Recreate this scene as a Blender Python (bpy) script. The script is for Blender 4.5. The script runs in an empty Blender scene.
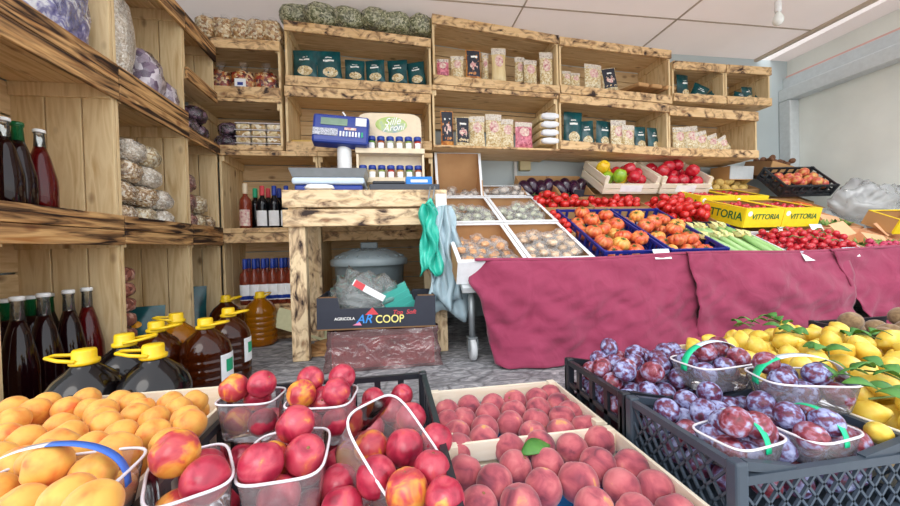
import bpy, math, random
from mathutils import Matrix, Vector, noise
S = bpy.context.scene
C = bpy.context.scene.collection
PI = math.pi
rnd = random.Random(7)

# ------------------------------------------------------------------ camera
F, TH, PH, RO, H = 370., math.atan(60/370.), math.radians(.93), math.radians(1.5), .55
fw = Vector((math.sin(TH)*math.cos(PH), math.cos(TH)*math.cos(PH), -math.sin(PH)))
r0 = Vector((math.cos(TH), -math.sin(TH), 0)); u0 = r0.cross(fw)
CR = r0*math.cos(RO) - u0*math.sin(RO); CU = u0*math.cos(RO) + r0*math.sin(RO)
cam = bpy.data.objects.new('camera', bpy.data.cameras.new('camera')); C.objects.link(cam)
cam.matrix_world = Matrix(((CR.x, CU.x, -fw.x, 0), (CR.y, CU.y, -fw.y, 0), (CR.z, CU.z, -fw.z, H), (0, 0, 0, 1)))
cam.data.sensor_width = 36; cam.data.lens = F/900*36; cam.data.clip_start = .02; cam.data.clip_end = 200
S.camera = cam

def at(px, py, X=None, Y=None, z=None):
    d = fw + CR*((px-450)/F) + CU*((253-py)/F)
    t = X/d.x if X is not None else Y/d.y if Y is not None else (z-H)/d.z
    return Vector((d.x*t, d.y*t, H+d.z*t))

# ------------------------------------------------------------------ materials
def lin(h):
    h = h.lstrip('#'); o = []
    for i in (0, 2, 4):
        c = int(h[i:i+2], 16)/255
        o.append(c/12.92 if c <= .04045 else ((c+.055)/1.055)**2.4)
    return (*o, 1)
MT = {}
def base_mat(name, rough=.5, coat=0, metal=0, sheen=0):
    m = bpy.data.materials.new(name); m.use_nodes = True
    b = m.node_tree.nodes['Principled BSDF']
    b.inputs['Roughness'].default_value = rough; b.inputs['Metallic'].default_value = metal
    b.inputs['Coat Weight'].default_value = coat; b.inputs['Coat Roughness'].default_value = .08
    b.inputs['Sheen Weight'].default_value = sheen
    MT[name] = m
    return m, m.node_tree.nodes, m.node_tree.links, b
def flat(name, col, rough=.5, coat=0, metal=0, vary=.06, scale=30, bump=0):
    m, N, L, b = base_mat(name, rough, coat, metal)
    c = lin(col)
    tc = N.new('ShaderNodeTexCoord'); nz = N.new('ShaderNodeTexNoise'); nz.inputs['Scale'].default_value = scale; nz.inputs['Detail'].default_value = 4
    L.new(tc.outputs['Object'], nz.inputs['Vector'])
    rp = N.new('ShaderNodeValToRGB'); L.new(nz.outputs['Fac'], rp.inputs['Fac'])
    rp.color_ramp.elements[0].position = .3; rp.color_ramp.elements[1].position = .7
    rp.color_ramp.elements[0].color = tuple(x*(1-vary) for x in c[:3])+(1,)
    rp.color_ramp.elements[1].color = tuple(min(1, x*(1+vary)) for x in c[:3])+(1,)
    L.new(rp.outputs['Color'], b.inputs['Base Color'])
    if bump:
        bp = N.new('ShaderNodeBump'); bp.inputs['Strength'].default_value = bump; bp.inputs['Distance'].default_value = .01
        L.new(nz.outputs['Fac'], bp.inputs['Height']); L.new(bp.outputs['Normal'], b.inputs['Normal'])
    return m
def coords(N, L, scale, rand=True):
    tc = N.new('ShaderNodeTexCoord'); mp = N.new('ShaderNodeMapping'); mp.inputs['Scale'].default_value = scale
    L.new(tc.outputs['Object'], mp.inputs['Vector'])
    if rand:
        oi = N.new('ShaderNodeObjectInfo'); mu = N.new('ShaderNodeMath'); mu.operation = 'MULTIPLY'; mu.inputs[1].default_value = 40
        L.new(oi.outputs['Random'], mu.inputs[0]); L.new(mu.outputs[0], mp.inputs['Location'])
    return mp.outputs['Vector']
def ramp(N, stops):
    r = N.new('ShaderNodeValToRGB'); e = r.color_ramp.elements
    while len(e) < len(stops): e.new(.5)
    for i, (p, c) in enumerate(stops): e[i].position = p; e[i].color = lin(c)
    return r
def noisy(name, stops, scale=20, rough=.4, coat=0, detail=4, dist=0, bump=0, sheen=0, sc=(1, 1, 1), vor=False, rand=True):
    m, N, L, b = base_mat(name, rough, coat, 0, sheen)
    v = coords(N, L, sc, rand)
    if vor:
        nz = N.new('ShaderNodeTexVoronoi'); nz.inputs['Scale'].default_value = scale
        sx = N.new('ShaderNodeSeparateColor'); L.new(nz.outputs['Color'], sx.inputs[0]); fac = sx.outputs[0]; hgt = nz.outputs['Distance']
    else:
        nz = N.new('ShaderNodeTexNoise'); nz.inputs['Scale'].default_value = scale; nz.inputs['Detail'].default_value = detail; nz.inputs['Distortion'].default_value = dist
        fac = nz.outputs['Fac']; hgt = fac
    L.new(v, nz.inputs['Vector'])
    r = ramp(N, stops); L.new(fac, r.inputs['Fac'])
    L.new(r.outputs['Color'], b.inputs['Base Color'])
    if bump:
        bp = N.new('ShaderNodeBump'); bp.inputs['Strength'].default_value = bump; bp.inputs['Distance'].default_value = .01
        if vor: bp.invert = True
        L.new(hgt, bp.inputs['Height']); L.new(bp.outputs['Normal'], b.inputs['Normal'])
    return m
def wood(name, axis, light, mid, burn=0, char='#2a140a', streak=14, patch=(5, 11)):
    m, N, L, b = base_mat(name, .62)
    def sc(a, c): return tuple(a if i == axis else c for i in range(3))
    v = coords(N, L, sc(1.6, streak))
    n1 = N.new('ShaderNodeTexNoise'); n1.inputs['Scale'].default_value = 2.2; n1.inputs['Detail'].default_value = 7; n1.inputs['Distortion'].default_value = .7
    L.new(v, n1.inputs['Vector'])
    r1 = ramp(N, [(.25, mid), (.5, light), (.8, mid)]); L.new(n1.outputs['Fac'], r1.inputs['Fac'])
    v2 = coords(N, L, sc(5, 9))
    k = N.new('ShaderNodeTexVoronoi'); k.inputs['Scale'].default_value = 1.1; L.new(v2, k.inputs['Vector'])
    rk = N.new('ShaderNodeValToRGB'); rk.color_ramp.elements[0].position = .06; rk.color_ramp.elements[1].position = .17
    rk.color_ramp.elements[0].color = (.75, .75, .75, 1); rk.color_ramp.elements[1].color = (0, 0, 0, 1); L.new(k.outputs['Distance'], rk.inputs['Fac'])
    mk = N.new('ShaderNodeMixRGB'); mk.inputs['Color2'].default_value = lin('#7b4a28'); L.new(rk.outputs['Color'], mk.inputs['Fac']); L.new(r1.outputs['Color'], mk.inputs['Color1'])
    out = mk.outputs['Color']
    if burn:
        v3 = coords(N, L, sc(*patch))
        n3 = N.new('ShaderNodeTexNoise'); n3.inputs['Scale'].default_value = 1.8; n3.inputs['Detail'].default_value = 5; n3.inputs['Distortion'].default_value = 1.2; n3.inputs['Roughness'].default_value = .55
        L.new(v3, n3.inputs['Vector'])
        r3 = N.new('ShaderNodeValToRGB'); e = r3.color_ramp.elements
        e[0].position = .53-burn*.2; e[0].color = (0, 0, 0, 1); e[1].position = .76-burn*.2; e[1].color = (1, 1, 1, 1)
        L.new(n3.outputs['Fac'], r3.inputs['Fac'])
        r4 = ramp(N, [(0, '#a5713a'), (.35, '#7a4520'), (1, char)]); L.new(r3.outputs['Color'], r4.inputs['Fac'])
        mb = N.new('ShaderNodeMixRGB'); L.new(r3.outputs['Color'], mb.inputs['Fac']); L.new(out, mb.inputs['Color1']); L.new(r4.outputs['Color'], mb.inputs['Color2'])
        out = mb.outputs['Color']
    L.new(out, b.inputs['Base Color'])
    bp = N.new('ShaderNodeBump'); bp.inputs['Strength'].default_value = .25; bp.inputs['Distance'].default_value = .004
    L.new(n1.outputs['Fac'], bp.inputs['Height']); L.new(bp.outputs['Normal'], b.inputs['Normal'])
    return m
def film(name, col='#ffffff', op=.12, rough=.12, spec=.35, crinkle=0):
    m = bpy.data.materials.new(name); m.use_nodes = True; N = m.node_tree.nodes; L = m.node_tree.links
    N.remove(N['Principled BSDF'])
    out = N['Material Output']
    tr = N.new('ShaderNodeBsdfTransparent'); tr.inputs[0].default_value = tuple(.55+.45*x for x in lin(col)[:3])+(1,)
    df = N.new('ShaderNodeBsdfDiffuse'); df.inputs[0].default_value = lin(col)
    gl = N.new('ShaderNodeBsdfGlossy'); gl.inputs['Roughness'].default_value = rough
    m1 = N.new('ShaderNodeMixShader'); m1.inputs[0].default_value = op
    L.new(tr.outputs[0], m1.inputs[1]); L.new(df.outputs[0], m1.inputs[2])
    lw = N.new('ShaderNodeLayerWeight'); lw.inputs['Blend'].default_value = spec
    m2 = N.new('ShaderNodeMixShader'); L.new(lw.outputs['Fresnel'], m2.inputs[0]); L.new(m1.outputs[0], m2.inputs[1]); L.new(gl.outputs[0], m2.inputs[2])
    if crinkle:
        v = coords(N, L, (1, 1, 1)); nz = N.new('ShaderNodeTexNoise'); nz.inputs['Scale'].default_value = crinkle; nz.inputs['Detail'].default_value = 3; nz.inputs['Distortion'].default_value = 1.5
        L.new(v, nz.inputs['Vector']); bp = N.new('ShaderNodeBump'); bp.inputs['Strength'].default_value = .9; bp.inputs['Distance'].default_value = .02
        L.new(nz.outputs['Fac'], bp.inputs['Height']); L.new(bp.outputs['Normal'], gl.inputs['Normal']); L.new(bp.outputs['Normal'], lw.inputs['Normal'])
    L.new(m2.outputs[0], out.inputs['Surface'])
    MT[name] = m
    return m
def liquid(name, col, trans=.6, ior=1.36):
    m, N, L, b = base_mat(name, .06, .3)
    b.inputs['Base Color'].default_value = lin(col); b.inputs['Transmission Weight'].default_value = trans; b.inputs['IOR'].default_value = ior
    return m

pine = [wood('pine_x', 0, '#e2c598', '#bd9763'), wood('pine_y', 1, '#e2c598', '#bd9763'), wood('pine_z', 2, '#e9d0a2', '#c6a26c')]
burnt = [wood('scorched_pine_x', 0, '#e6c594', '#c99f66', .40, patch=(7, 10)), wood('scorched_pine_y', 1, '#e2bf8b', '#c69a60', .55), wood('scorched_pine_z', 2, '#e6cb9e', '#cda873', .35)]
char = wood('charred_beam_x', 0, '#dfb67c', '#a8713a', .86, '#241008', 24, (1.7, 19))
crate_wood = wood('pale_crate_wood', 0, '#efe6d2', '#e2d3b6'); crate_wood_y = wood('pale_crate_wood_y', 1, '#efe6d2', '#e2d3b6')
stand_wood = [wood('stand_wood_x', 0, '#ead4ad', '#d2b283', .38), None, wood('stand_wood_z', 2, '#ead4ad', '#d2b283', .35)]
M = dict(
 steel=flat('grey_painted_metal', '#ccd3d6', .45, 0, .15), steel_dark=flat('grey_tube', '#8b9296', .4, 0, .5),
 white_plastic=flat('white_plastic', '#eef0f0', .4), white_card=flat('white_card', '#eef2f6', .7), card=noisy('brown_cardboard', [(.3, '#b98d5c'), (.7, '#c69a68')], 6, .8),
 card_dark=noisy('dark_cardboard', [(.3, '#7d5a3b'), (.7, '#94704a')], 6, .8), black_card=flat('black_printed_card', '#2b2f3c', .55), black_plastic=flat('black_plastic', '#23272e', .38), grey_plastic=flat('slate_plastic', '#3c4753', .4),
 blue_plastic=flat('blue_plastic', '#1f2c86', .35), navy=flat('navy_plastic', '#1d3a94', .32), teal_foil=noisy('teal_foil', [(.3, '#0c3d42'), (.7, '#165d62')], 18, .28, .2, bump=.25), yellow_plastic=flat('yellow_plastic', '#f0c81e', .35),
 yellow_card=flat('yellow_card', '#f5d81c', .55), green_ink=flat('green_ink', '#1b6b3a', .6), white_ink=flat('white_ink', '#f4f4f0', .6), red_ink=flat('red_ink', '#d64a52', .6), pink_ink=flat('pink_ink', '#ee8fb0', .6), blue_ink=flat('blue_ink', '#3a8fe0', .6), yellow_ink=flat('pale_yellow_ink', '#f0e68a', .6),
 cream=flat('cream_board', '#ead9bb', .6), blue_cap=flat('blue_cap', '#1b3c9c', .35), print_card=noisy('printed_header', [(.4, '#e3dccf'), (.6, '#cfc2b4'), (.72, '#7d6a66')], 90, .5), paper=flat('white_paper', '#f3f5f7', .8), print_pink=noisy('printed_label', [(.35, '#f0e3d2'), (.6, '#d9a2a0'), (.75, '#9a3b46')], 60, .5),
 pasta=noisy('pasta_pieces', [(.2, '#c9ab72'), (.6, '#ead9ae'), (.9, '#f4eacb')], 119, .4, .5, vor=True, bump=.5),
 pasta_long=noisy('long_pasta', [(.3, '#d8bd84'), (.7, '#ecd9a8')], 40, .4, .4, sc=(1, 1, .1)),
 pink_pasta=noisy('pink_pasta', [(.2, '#b5526a'), (.8, '#e58a9c')], 70, .4, .5, vor=True, bump=.4), orange_pasta=noisy('orange_pasta', [(.2, '#b0642c'), (.8, '#e8a04a')], 70, .4, .5, vor=True, bump=.4),
 herb=noisy('dried_herb', [(.2, '#5c6140'), (.5, '#8d8f68'), (.9, '#c9c8a8')], 102, .35, .5, vor=True, bump=.6),
 taralli=noisy('cracker_rings', [(.15, '#a87a48'), (.5, '#ddbd8a'), (.9, '#f3e6c8')], 76, .35, .6, vor=True, bump=.9),
 mixnut=noisy('red_mixed_nuts', [(.15, '#5a1a14'), (.4, '#a8331f'), (.65, '#c98a3c'), (.9, '#e8d2a8')], 60, .3, .6, vor=True, bump=.7),
 purple=noisy('dark_purple_beans', [(.2, '#1e1420'), (.6, '#4a3142'), (.85, '#7a5f72')], 60, .25, .7, vor=True, bump=.6),
 clam=noisy('packed_biscuits', [(.2, '#b08d5a'), (.6, '#e2cfa0'), (.9, '#f6efdc')], 50, .2, .8, vor=True, bump=.5),
 whitebean=noisy('white_beans', [(.1, '#cfc0aa'), (.6, '#ece2d2'), (.9, '#fbf6ec')], 144, .3, .5, vor=True, bump=.7),
 violetbag=noisy('violet_printed_bag', [(.35, '#5f5f92'), (.5, '#8f8fc0'), (.62, '#eceff5'), (.8, '#fbfbff')], 28, .25, .5, dist=1),
 garlic=noisy('violet_garlic', [(.3, '#6a5670'), (.55, '#9c8b9e'), (.8, '#d8cfd8')], 40, .3, .6, vor=True, bump=.6),
 cracker=noisy('tan_crackers', [(.2, '#9c7a55'), (.6, '#d8bd95'), (.9, '#f2e8d6')], 119, .25, .7, vor=True, bump=.6), redbean=noisy('red_beans', [(.2, '#6a3530'), (.6, '#a0645a'), (.9, '#c9a096')], 144, .3, .6, vor=True, bump=.6),
 walnut=noisy('pale_legumes', [(.2, '#b99d72'), (.6, '#e0d0aa'), (.9, '#f5eed9')], 119, .3, .6, vor=True, bump=.6), brick=noisy('brick_red_slices', [(.2, '#6e3c34'), (.6, '#a06050'), (.9, '#c9a090')], 55, .4, .4, vor=True, bump=.5),
 clear=film('clear_plastic', '#ffffff', .05, .06, .22), bagfilm=film('clear_bag_film', '#ffffff', .07, .12, .14, 30), wrapfilm=film('cellophane', '#ffffff', .10, .1, .09), bluefilm=film('pale_blue_bag_film', '#cfe9f4', .55, .2, .3, 10), softfilm=film('soft_bag_film', '#f0f6f6', .16, .1, .3, 12), milkfilm=film('milky_bag_film', '#f0f3f5', .30, .10, .34, 9), pinkfilm=film('red_tinted_film', '#f0c0c0', .16, .08, .46, 14),
 rim=flat('clear_rim', '#e6e3ea', .2, .3), rib=film('ribbed_punnet_plastic', '#f6f3f8', .15, .10, .3),
 teal_bag=noisy('turquoise_bag', [(.3, '#1fae98'), (.7, '#45cdb6')], 14, .35, .2, bump=.4), teal_mesh=film('turquoise_punnet', '#5fd3c6', .62, .15, .3),
 glass=film('clear_glass', '#eef4f2', .08, .03, .45), green_glass=liquid('green_glass', '#1d7a48', .5), wine=liquid('dark_wine', '#1d0509', .25), redwine=liquid('red_wine', '#6a0f14', .55), rose=liquid('rose_wine', '#b0523a', .6), darkoil=noisy('black_vinegar', [(.3, '#070406'), (.7, '#0c070a')], 10, .12), brownoil=liquid('brown_oil', '#552208', .6), amberoil=liquid('amber_oil', '#c9800f', .6), darkbottle=liquid('dark_bottle_glass', '#0d0f16', .2),
 trash=flat('grey_bin_plastic', '#7f8b90', .5), lcd=flat('lcd_screen', '#7d9a86', .2), keys=noisy('key_pad', [(.45, '#8d95a6'), (.5, '#c9ccd8')], 240, .5, sc=(1, 1, 1), vor=True), grey_tray=flat('grey_metal_tray', '#7b8084', .35, 0, .3), scale_white=flat('pale_blue_panel', '#c9dcf0', .4),
 dark_box=flat('dark_box', '#3a3f4a', .4), bright_blue=flat('bright_blue_box', '#1d7fd6', .5), green_btn=flat('green_button', '#18a878', .4),
 cloth=noisy('crimson_cloth', [(.3, '#8a2c4c'), (.7, '#9c3b5b')], 9, .9, 0, 7, 1.2, .55, .2, rand=False),
 blue_paper=flat('blue_paper', '#1f8ae0', .6), green_band=flat('green_band', '#12c48c', .4), white_band=flat('pale_band', '#d8eef5', .4), blue_band=flat('blue_band', '#3f6fd0', .4),
 slate=None, leaf=noisy('leaf_green', [(.3, '#2f6a2a'), (.7, '#5b9440')], 25, .5), stalk=noisy('pale_green_stalk', [(.3, '#6fae3c'), (.7, '#a9d070')], 20, .5), calyx=noisy('calyx_green', [(.3, '#4a5f2a'), (.7, '#6f8440')], 40, .6), flower=noisy('courgette_flower', [(.3, '#c9b048'), (.5, '#e6dca0'), (.62, '#a9bf70'), (.75, '#e9e2b8')], 40, .6),
 zucchini=noisy('courgette_skin', [(.3, '#86b866'), (.55, '#a4cc86'), (.75, '#c8e0b0')], 3, .4, .1, sc=(2, 12, 12)),
 apricot=noisy('apricot_skin', [(.28, '#dd6f30'), (.40, '#e39440'), (.6, '#e8ae4e'), (.8, '#e5a848')], 1.1, .5, 0, 3, .3, sheen=.15),
 nectarine=noisy('nectarine_skin', [(.3, '#84162f'), (.47, '#b02c46'), (.6, '#c6495a'), (.68, '#d05a50'), (.78, '#efa848')], 1.0, .3, .15, 4, .5),
 nectarine_y=noisy('yellow_nectarine_skin', [(.3, '#a82a40'), (.47, '#c4484a'), (.56, '#e08a3c'), (.72, '#ecba50')], 1.0, .3, .15, 3, .5),
 peach=noisy('peach_skin', [(.28, '#6a2c3e'), (.42, '#a04654'), (.55, '#bb5c64'), (.66, '#c87074'), (.74, '#e0a45c')], 1.0, .75, 0, 4, .6, sheen=.25),
 plum=noisy('plum_skin', [(.3, '#3a162a'), (.42, '#6a2b45'), (.49, '#6a5880'), (.56, '#8f96c2'), (.75, '#bcc4e2')], 2.0, .45, 0, 5, .3),
 plum_red=noisy('red_plum_skin', [(.3, '#4a182a'), (.47, '#8a3440'), (.55, '#9a6a80'), (.66, '#a8aed2'), (.85, '#d8a060')], 1.8, .42, 0, 5, .3),
 lemon=noisy('lemon_skin', [(.3, '#e0b238'), (.55, '#ebce54'), (.75, '#f1de86')], 1.2, .4, .1, 3, bump=.05), kiwi=noisy('kiwi_skin', [(.3, '#7a5f42'), (.7, '#a08560')], 3, .85, sheen=.3),
 beef=noisy('ribbed_tomato_skin', [(.28, '#c8442a'), (.48, '#e06a40'), (.62, '#ea8a54'), (.78, '#e0ae58')], 1.4, .28, .2, 3, .4), beef_y=noisy('ripening_tomato_skin', [(.3, '#e8803c'), (.55, '#f0b45c'), (.75, '#d8c25a')], 1.3, .28, .2, 3, .4), tomato=noisy('tomato_skin', [(.3, '#b5161c'), (.6, '#d92c28'), (.8, '#ea5040')], 1, .22, .3), cherry=noisy('cherry_tomato_skin', [(.3, '#a8182a'), (.6, '#cf2c38'), (.8, '#e4505a')], 1, .2, .3),
 aubergine=noisy('aubergine_skin', [(.3, '#1f0c20'), (.7, '#3a1836')], 8, .15, .5), redpep=noisy('red_pepper_skin', [(.3, '#a80f24'), (.7, '#d42238')], 1, .2, .4), yelpep=noisy('yellow_pepper_skin', [(.3, '#e0a818'), (.55, '#f4cc28'), (.75, '#c8cc30')], 1, .2, .4), grnpep=noisy('green_pepper_skin', [(.3, '#5f9a1c'), (.7, '#a6c62e')], 1, .2, .4),
 apple=noisy('apple_skin', [(.3, '#b83a3c'), (.5, '#d86a50'), (.62, '#e0b060'), (.8, '#d8cc70')], 1.2, .3, .1), potato=noisy('potato_skin', [(.3, '#c9a24e'), (.7, '#e2c67c')], 2, .7), carrot=noisy('carrot_skin', [(.3, '#e0642a'), (.7, '#f08a48')], 20, .5), mushroom=noisy('brown_mushroom', [(.3, '#5e3a26'), (.7, '#8a5e40')], 2, .7), greens=noisy('herb_leaves', [(.3, '#4a6f2c'), (.6, '#7b9a4a'), (.8, '#b8cc88')], 40, .6), radish=noisy('radish_skin', [(.3, '#a8204c'), (.7, '#d0466e')], 2, .4), peachcard=flat('apricot_toned_card', '#e6b48a', .8),
 dried=noisy('dried_citrus', [(.25, '#b06428'), (.55, '#e0a058'), (.8, '#f2d6a4')], 2.5, .4, .2), dried_pink=noisy('dried_pale_fruit', [(.25, '#cf9a6a'), (.55, '#e6c8a4'), (.8, '#f6e8d8')], 2.5, .4, .2), dried_green=noisy('dried_green_fruit', [(.25, '#a0a686'), (.55, '#c6ccb4'), (.8, '#eef0e6')], 2.5, .4, .2), dried_white=noisy('dried_white_fruit', [(.25, '#c4b2a2'), (.55, '#e0d6cc'), (.8, '#f6f2ee')], 2.5, .4, .2),
 bulb=flat('white_glass_bulb', '#eef2ee', .25), orange=flat('orange_tie', '#f2a41c', .5), rubber=flat('grey_rubber', '#c9cdd0', .6), inner=noisy('pale_inner_card', [(.3, '#b8895c'), (.7, '#c69a6c')], 8, .8), oval=noisy('green_oval_print', [(.3, '#8fb04a'), (.5, '#c3d68a'), (.65, '#9fb6b8'), (.8, '#6f8a96')], 14, .6),
)
def stone():
    m, N, L, b = base_mat('slate_paving', .7)
    v = coords(N, L, (5, 9, 1), False)
    nz = N.new('ShaderNodeTexNoise'); nz.inputs['Scale'].default_value = 2.5; nz.inputs['Detail'].default_value = 8; nz.inputs['Distortion'].default_value = 1.4; nz.inputs['Roughness'].default_value = .65
    L.new(v, nz.inputs['Vector'])
    r = ramp(N, [(.3, '#606166'), (.47, '#85868a'), (.55, '#9d9ea2'), (.7, '#c4c4c6')]); L.new(nz.outputs['Fac'], r.inputs['Fac'])
    vo = N.new('ShaderNodeTexVoronoi'); vo.feature = 'DISTANCE_TO_EDGE'; vo.inputs['Scale'].default_value = 1.3; L.new(v, vo.inputs['Vector'])
    r2 = N.new('ShaderNodeValToRGB'); r2.color_ramp.elements[0].position = .0; r2.color_ramp.elements[1].position = .06; r2.color_ramp.elements[0].color = (.55, .55, .55, 1)
    L.new(vo.outputs['Distance'], r2.inputs['Fac'])
    mx = N.new('ShaderNodeMixRGB'); mx.blend_type = 'MULTIPLY'; mx.inputs[0].default_value = 1; L.new(r.outputs[0], mx.inputs[1]); L.new(r2.outputs[0], mx.inputs[2])
    L.new(mx.outputs[0], b.inputs['Base Color'])
    bp = N.new('ShaderNodeBump'); bp.inputs['Strength'].default_value = .5; bp.inputs['Distance'].default_value = .01; L.new(nz.outputs['Fac'], bp.inputs['Height']); L.new(bp.outputs['Normal'], b.inputs['Normal'])
    return m
M['slate'] = stone()
M['wall'] = flat('grey_green_wall', '#bac6c9', .6, vary=.05, scale=3); M['ceil'] = flat('greyish_pink_ceiling', '#ece4e0', .7, vary=.05, scale=2)
def add_translucency(m, t):
    N = m.node_tree.nodes; L = m.node_tree.links; b = N['Principled BSDF']
    tl = N.new('ShaderNodeBsdfTranslucent'); tl.inputs[0].default_value = (.95, .90, .87, 1)
    mx = N.new('ShaderNodeMixShader'); mx.inputs[0].default_value = t
    L.new(b.outputs[0], mx.inputs[1]); L.new(tl.outputs[0], mx.inputs[2]); L.new(mx.outputs[0], N['Material Output'].inputs['Surface'])
add_translucency(M['ceil'], .33)  # translucency added to the ceiling so daylight from above brightens the interior
M['panel'] = flat('pale_wall_panel', '#e6eae4', .6, vary=.05, scale=4); M['street'] = flat('street_paving', '#d2d0cc', .85, vary=.1, scale=2)

# ------------------------------------------------------------------ mesh builder
class MB:
    def __init__(s): s.v = []; s.f = []
    def add(s, v, f):
        n = len(s.v); s.v += [tuple(p) for p in v]; s.f += [tuple(i+n for i in q) for q in f]; return s
    def box(s, x0, x1, y0, y1, z0, z1, mtx=None):
        v = [Vector((x, y, z)) for z in (z0, z1) for x, y in ((x0, y0), (x1, y0), (x1, y1), (x0, y1))]
        if mtx: v = [mtx @ p for p in v]
        return s.add(v, [(3, 2, 1, 0), (4, 5, 6, 7), (0, 1, 5, 4), (1, 2, 6, 5), (2, 3, 7, 6), (3, 0, 4, 7)])
    def bar(s, a, b, w, t, up=(0, 0, 1)):
        a = Vector(a); b = Vector(b); d = (b-a); l = d.length
        if l < 1e-6: return s
        d /= l; u = Vector(up); x = d.cross(u)
        if x.length < 1e-4: x = d.cross(Vector((1, 0, 0)))
        x.normalize(); u = x.cross(d)
        m = Matrix(((x.x, d.x, u.x, a.x), (x.y, d.y, u.y, a.y), (x.z, d.z, u.z, a.z), (0, 0, 0, 1)))
        return s.box(-w/2, w/2, 0, l, -t/2, t/2, m)
    def tube(s, pts, r, n=8, closed=False, radii=None):
        pts = [Vector(p) for p in pts]; N = len(pts); rings = []; prev = None
        for i, p in enumerate(pts):
            a = pts[i-1] if (i > 0 or closed) else p; b = pts[(i+1) % N] if (i < N-1 or closed) else p
            d = (b-a).normalized()
            x = prev - d*prev.dot(d) if prev else d.orthogonal()
            x.normalize(); prev = x; y = d.cross(x); rr = radii[i] if radii else r
            rings.append([p + (x*math.cos(2*PI*k/n)+y*math.sin(2*PI*k/n))*rr for k in range(n)])
        v = [q for g in rings for q in g]; f = []
        for i in range(N if closed else N-1):
            j = (i+1) % N
            for k in range(n): f.append((i*n+k, i*n+(k+1) % n, j*n+(k+1) % n, j*n+k))
        if not closed: f += [tuple(range(n-1, -1, -1)), tuple((N-1)*n+k for k in range(n))]
        return s.add(v, f)
    def lathe(s, prof, n=24, c=(0, 0, 0), mtx=None):
        v = []; f = []
        for r, z in prof:
            for k in range(n):
                a = 2*PI*k/n; v.append(Vector((c[0]+r*math.cos(a), c[1]+r*math.sin(a), c[2]+z)))
        for i in range(len(prof)-1):
            for k in range(n): f.append((i*n+k, i*n+(k+1) % n, (i+1)*n+(k+1) % n, (i+1)*n+k))
        f += [tuple(range(n-1, -1, -1)), tuple((len(prof)-1)*n+k for k in range(n))]
        if mtx: v = [mtx @ p for p in v]
        return s.add(v, f)
    def grid(s, nu, nv, fn, closed=False):
        v = [fn(i/nu, j/nv) for j in range(nv+1) for i in range(nu+1)]
        f = [(j*(nu+1)+i, j*(nu+1)+i+1, (j+1)*(nu+1)+i+1, (j+1)*(nu+1)+i) for j in range(nv) for i in range(nu)]
        return s.add(v, f)
    def ball(s, fn, nu=16, nv=10):
        v = [fn(Vector((0, 0, -1)))]
        for j in range(1, nv):
            t = PI*j/nv
            for i in range(nu): v.append(fn(Vector((math.sin(t)*math.cos(2*PI*i/nu), math.sin(t)*math.sin(2*PI*i/nu), -math.cos(t)))))
        v.append(fn(Vector((0, 0, 1)))); f = []; e = len(v)-1
        for i in range(nu):
            k = (i+1) % nu
            f.append((0, 1+k, 1+i))
            for j in range(nv-2): f.append((1+j*nu+i, 1+j*nu+k, 1+(j+1)*nu+k, 1+(j+1)*nu+i))
            f.append((1+(nv-2)*nu+i, 1+(nv-2)*nu+k, e))
        return s.add(v, f)
    def mesh(s, name, m, smooth=False):
        me = bpy.data.meshes.new(name); me.from_pydata([tuple(p) for p in s.v], [], s.f); me.materials.append(m)
        if smooth:
            me.polygons.foreach_set('use_smooth', [True]*len(me.polygons))
        me.update(); return me
    def build(s, name, m, parent=None, smooth=False, bevel=0, solid=0, sub=0):
        o = bpy.data.objects.new(name, s.mesh(name, m, smooth)); C.objects.link(o)
        if parent: o.parent = parent
        if solid: md = o.modifiers.new('solid', 'SOLIDIFY'); md.thickness = solid; md.offset = 0
        if bevel: md = o.modifiers.new('bevel', 'BEVEL'); md.width = bevel; md.segments = 2; md.limit_method = 'ANGLE'
        if sub: md = o.modifiers.new('sub', 'SUBSURF'); md.levels = sub; md.render_levels = sub
        return o
def tag(o, label=None, cat=None, group=None, kind=None):
    if label: o['label'] = label
    if cat: o['category'] = cat
    if group: o['group'] = group
    if kind: o['kind'] = kind
    return o
def empty(name, label, cat, mtx=None, group=None):
    o = bpy.data.objects.new(name, None); C.objects.link(o); o.empty_display_size = .05
    if mtx is not None: o.matrix_world = mtx if isinstance(mtx, Matrix) else Matrix.Translation(mtx)
    return tag(o, label, cat, group)
def struct(name, mb, m, **k): return tag(mb.build(name, m, **k), kind='structure')
def copy_tree(o, mtx, label=None, group=None):
    c = o.copy(); C.objects.link(c); c.matrix_world = mtx
    if label: c['label'] = label
    if group: c['group'] = group
    for ch in KIDS.get(o.name, []):
        d = ch.copy(); C.objects.link(d); d.parent = c
        for g in KIDS.get(ch.name, []):
            e = g.copy(); C.objects.link(e); e.parent = d
    return c
KIDS = {}
def kids(root):
    def walk(o):
        k = [c for c in C.objects if c.parent == o]; KIDS[o.name] = k
        for c in k: walk(c)
    walk(root); return root
def T(x, y, z): return Matrix.Translation((x, y, z))
def R(ax, a): return Matrix.Rotation(a, 4, ax)
def text_mesh(name, s, size, m, parent, mtx, depth=.0006, shear=0, align='CENTER', sx=1):
    cu = bpy.data.curves.new(name, 'FONT'); cu.body = s; cu.size = size; cu.extrude = depth; cu.shear = shear; cu.align_x = align; cu.align_y = 'CENTER'; cu.offset = size*.012
    t = bpy.data.objects.new(name+'_tmp', cu); C.objects.link(t)
    bpy.context.view_layer.update()
    me = bpy.data.meshes.new_from_object(t.evaluated_get(bpy.context.evaluated_depsgraph_get()))
    bpy.data.objects.remove(t); bpy.data.curves.remove(cu)
    me.materials.clear(); me.materials.append(m); me.transform(mtx @ Matrix.Diagonal((sx, 1, 1, 1))); me.name = name
    o = bpy.data.objects.new(name, me); C.objects.link(o); o.parent = parent
    return o
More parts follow.
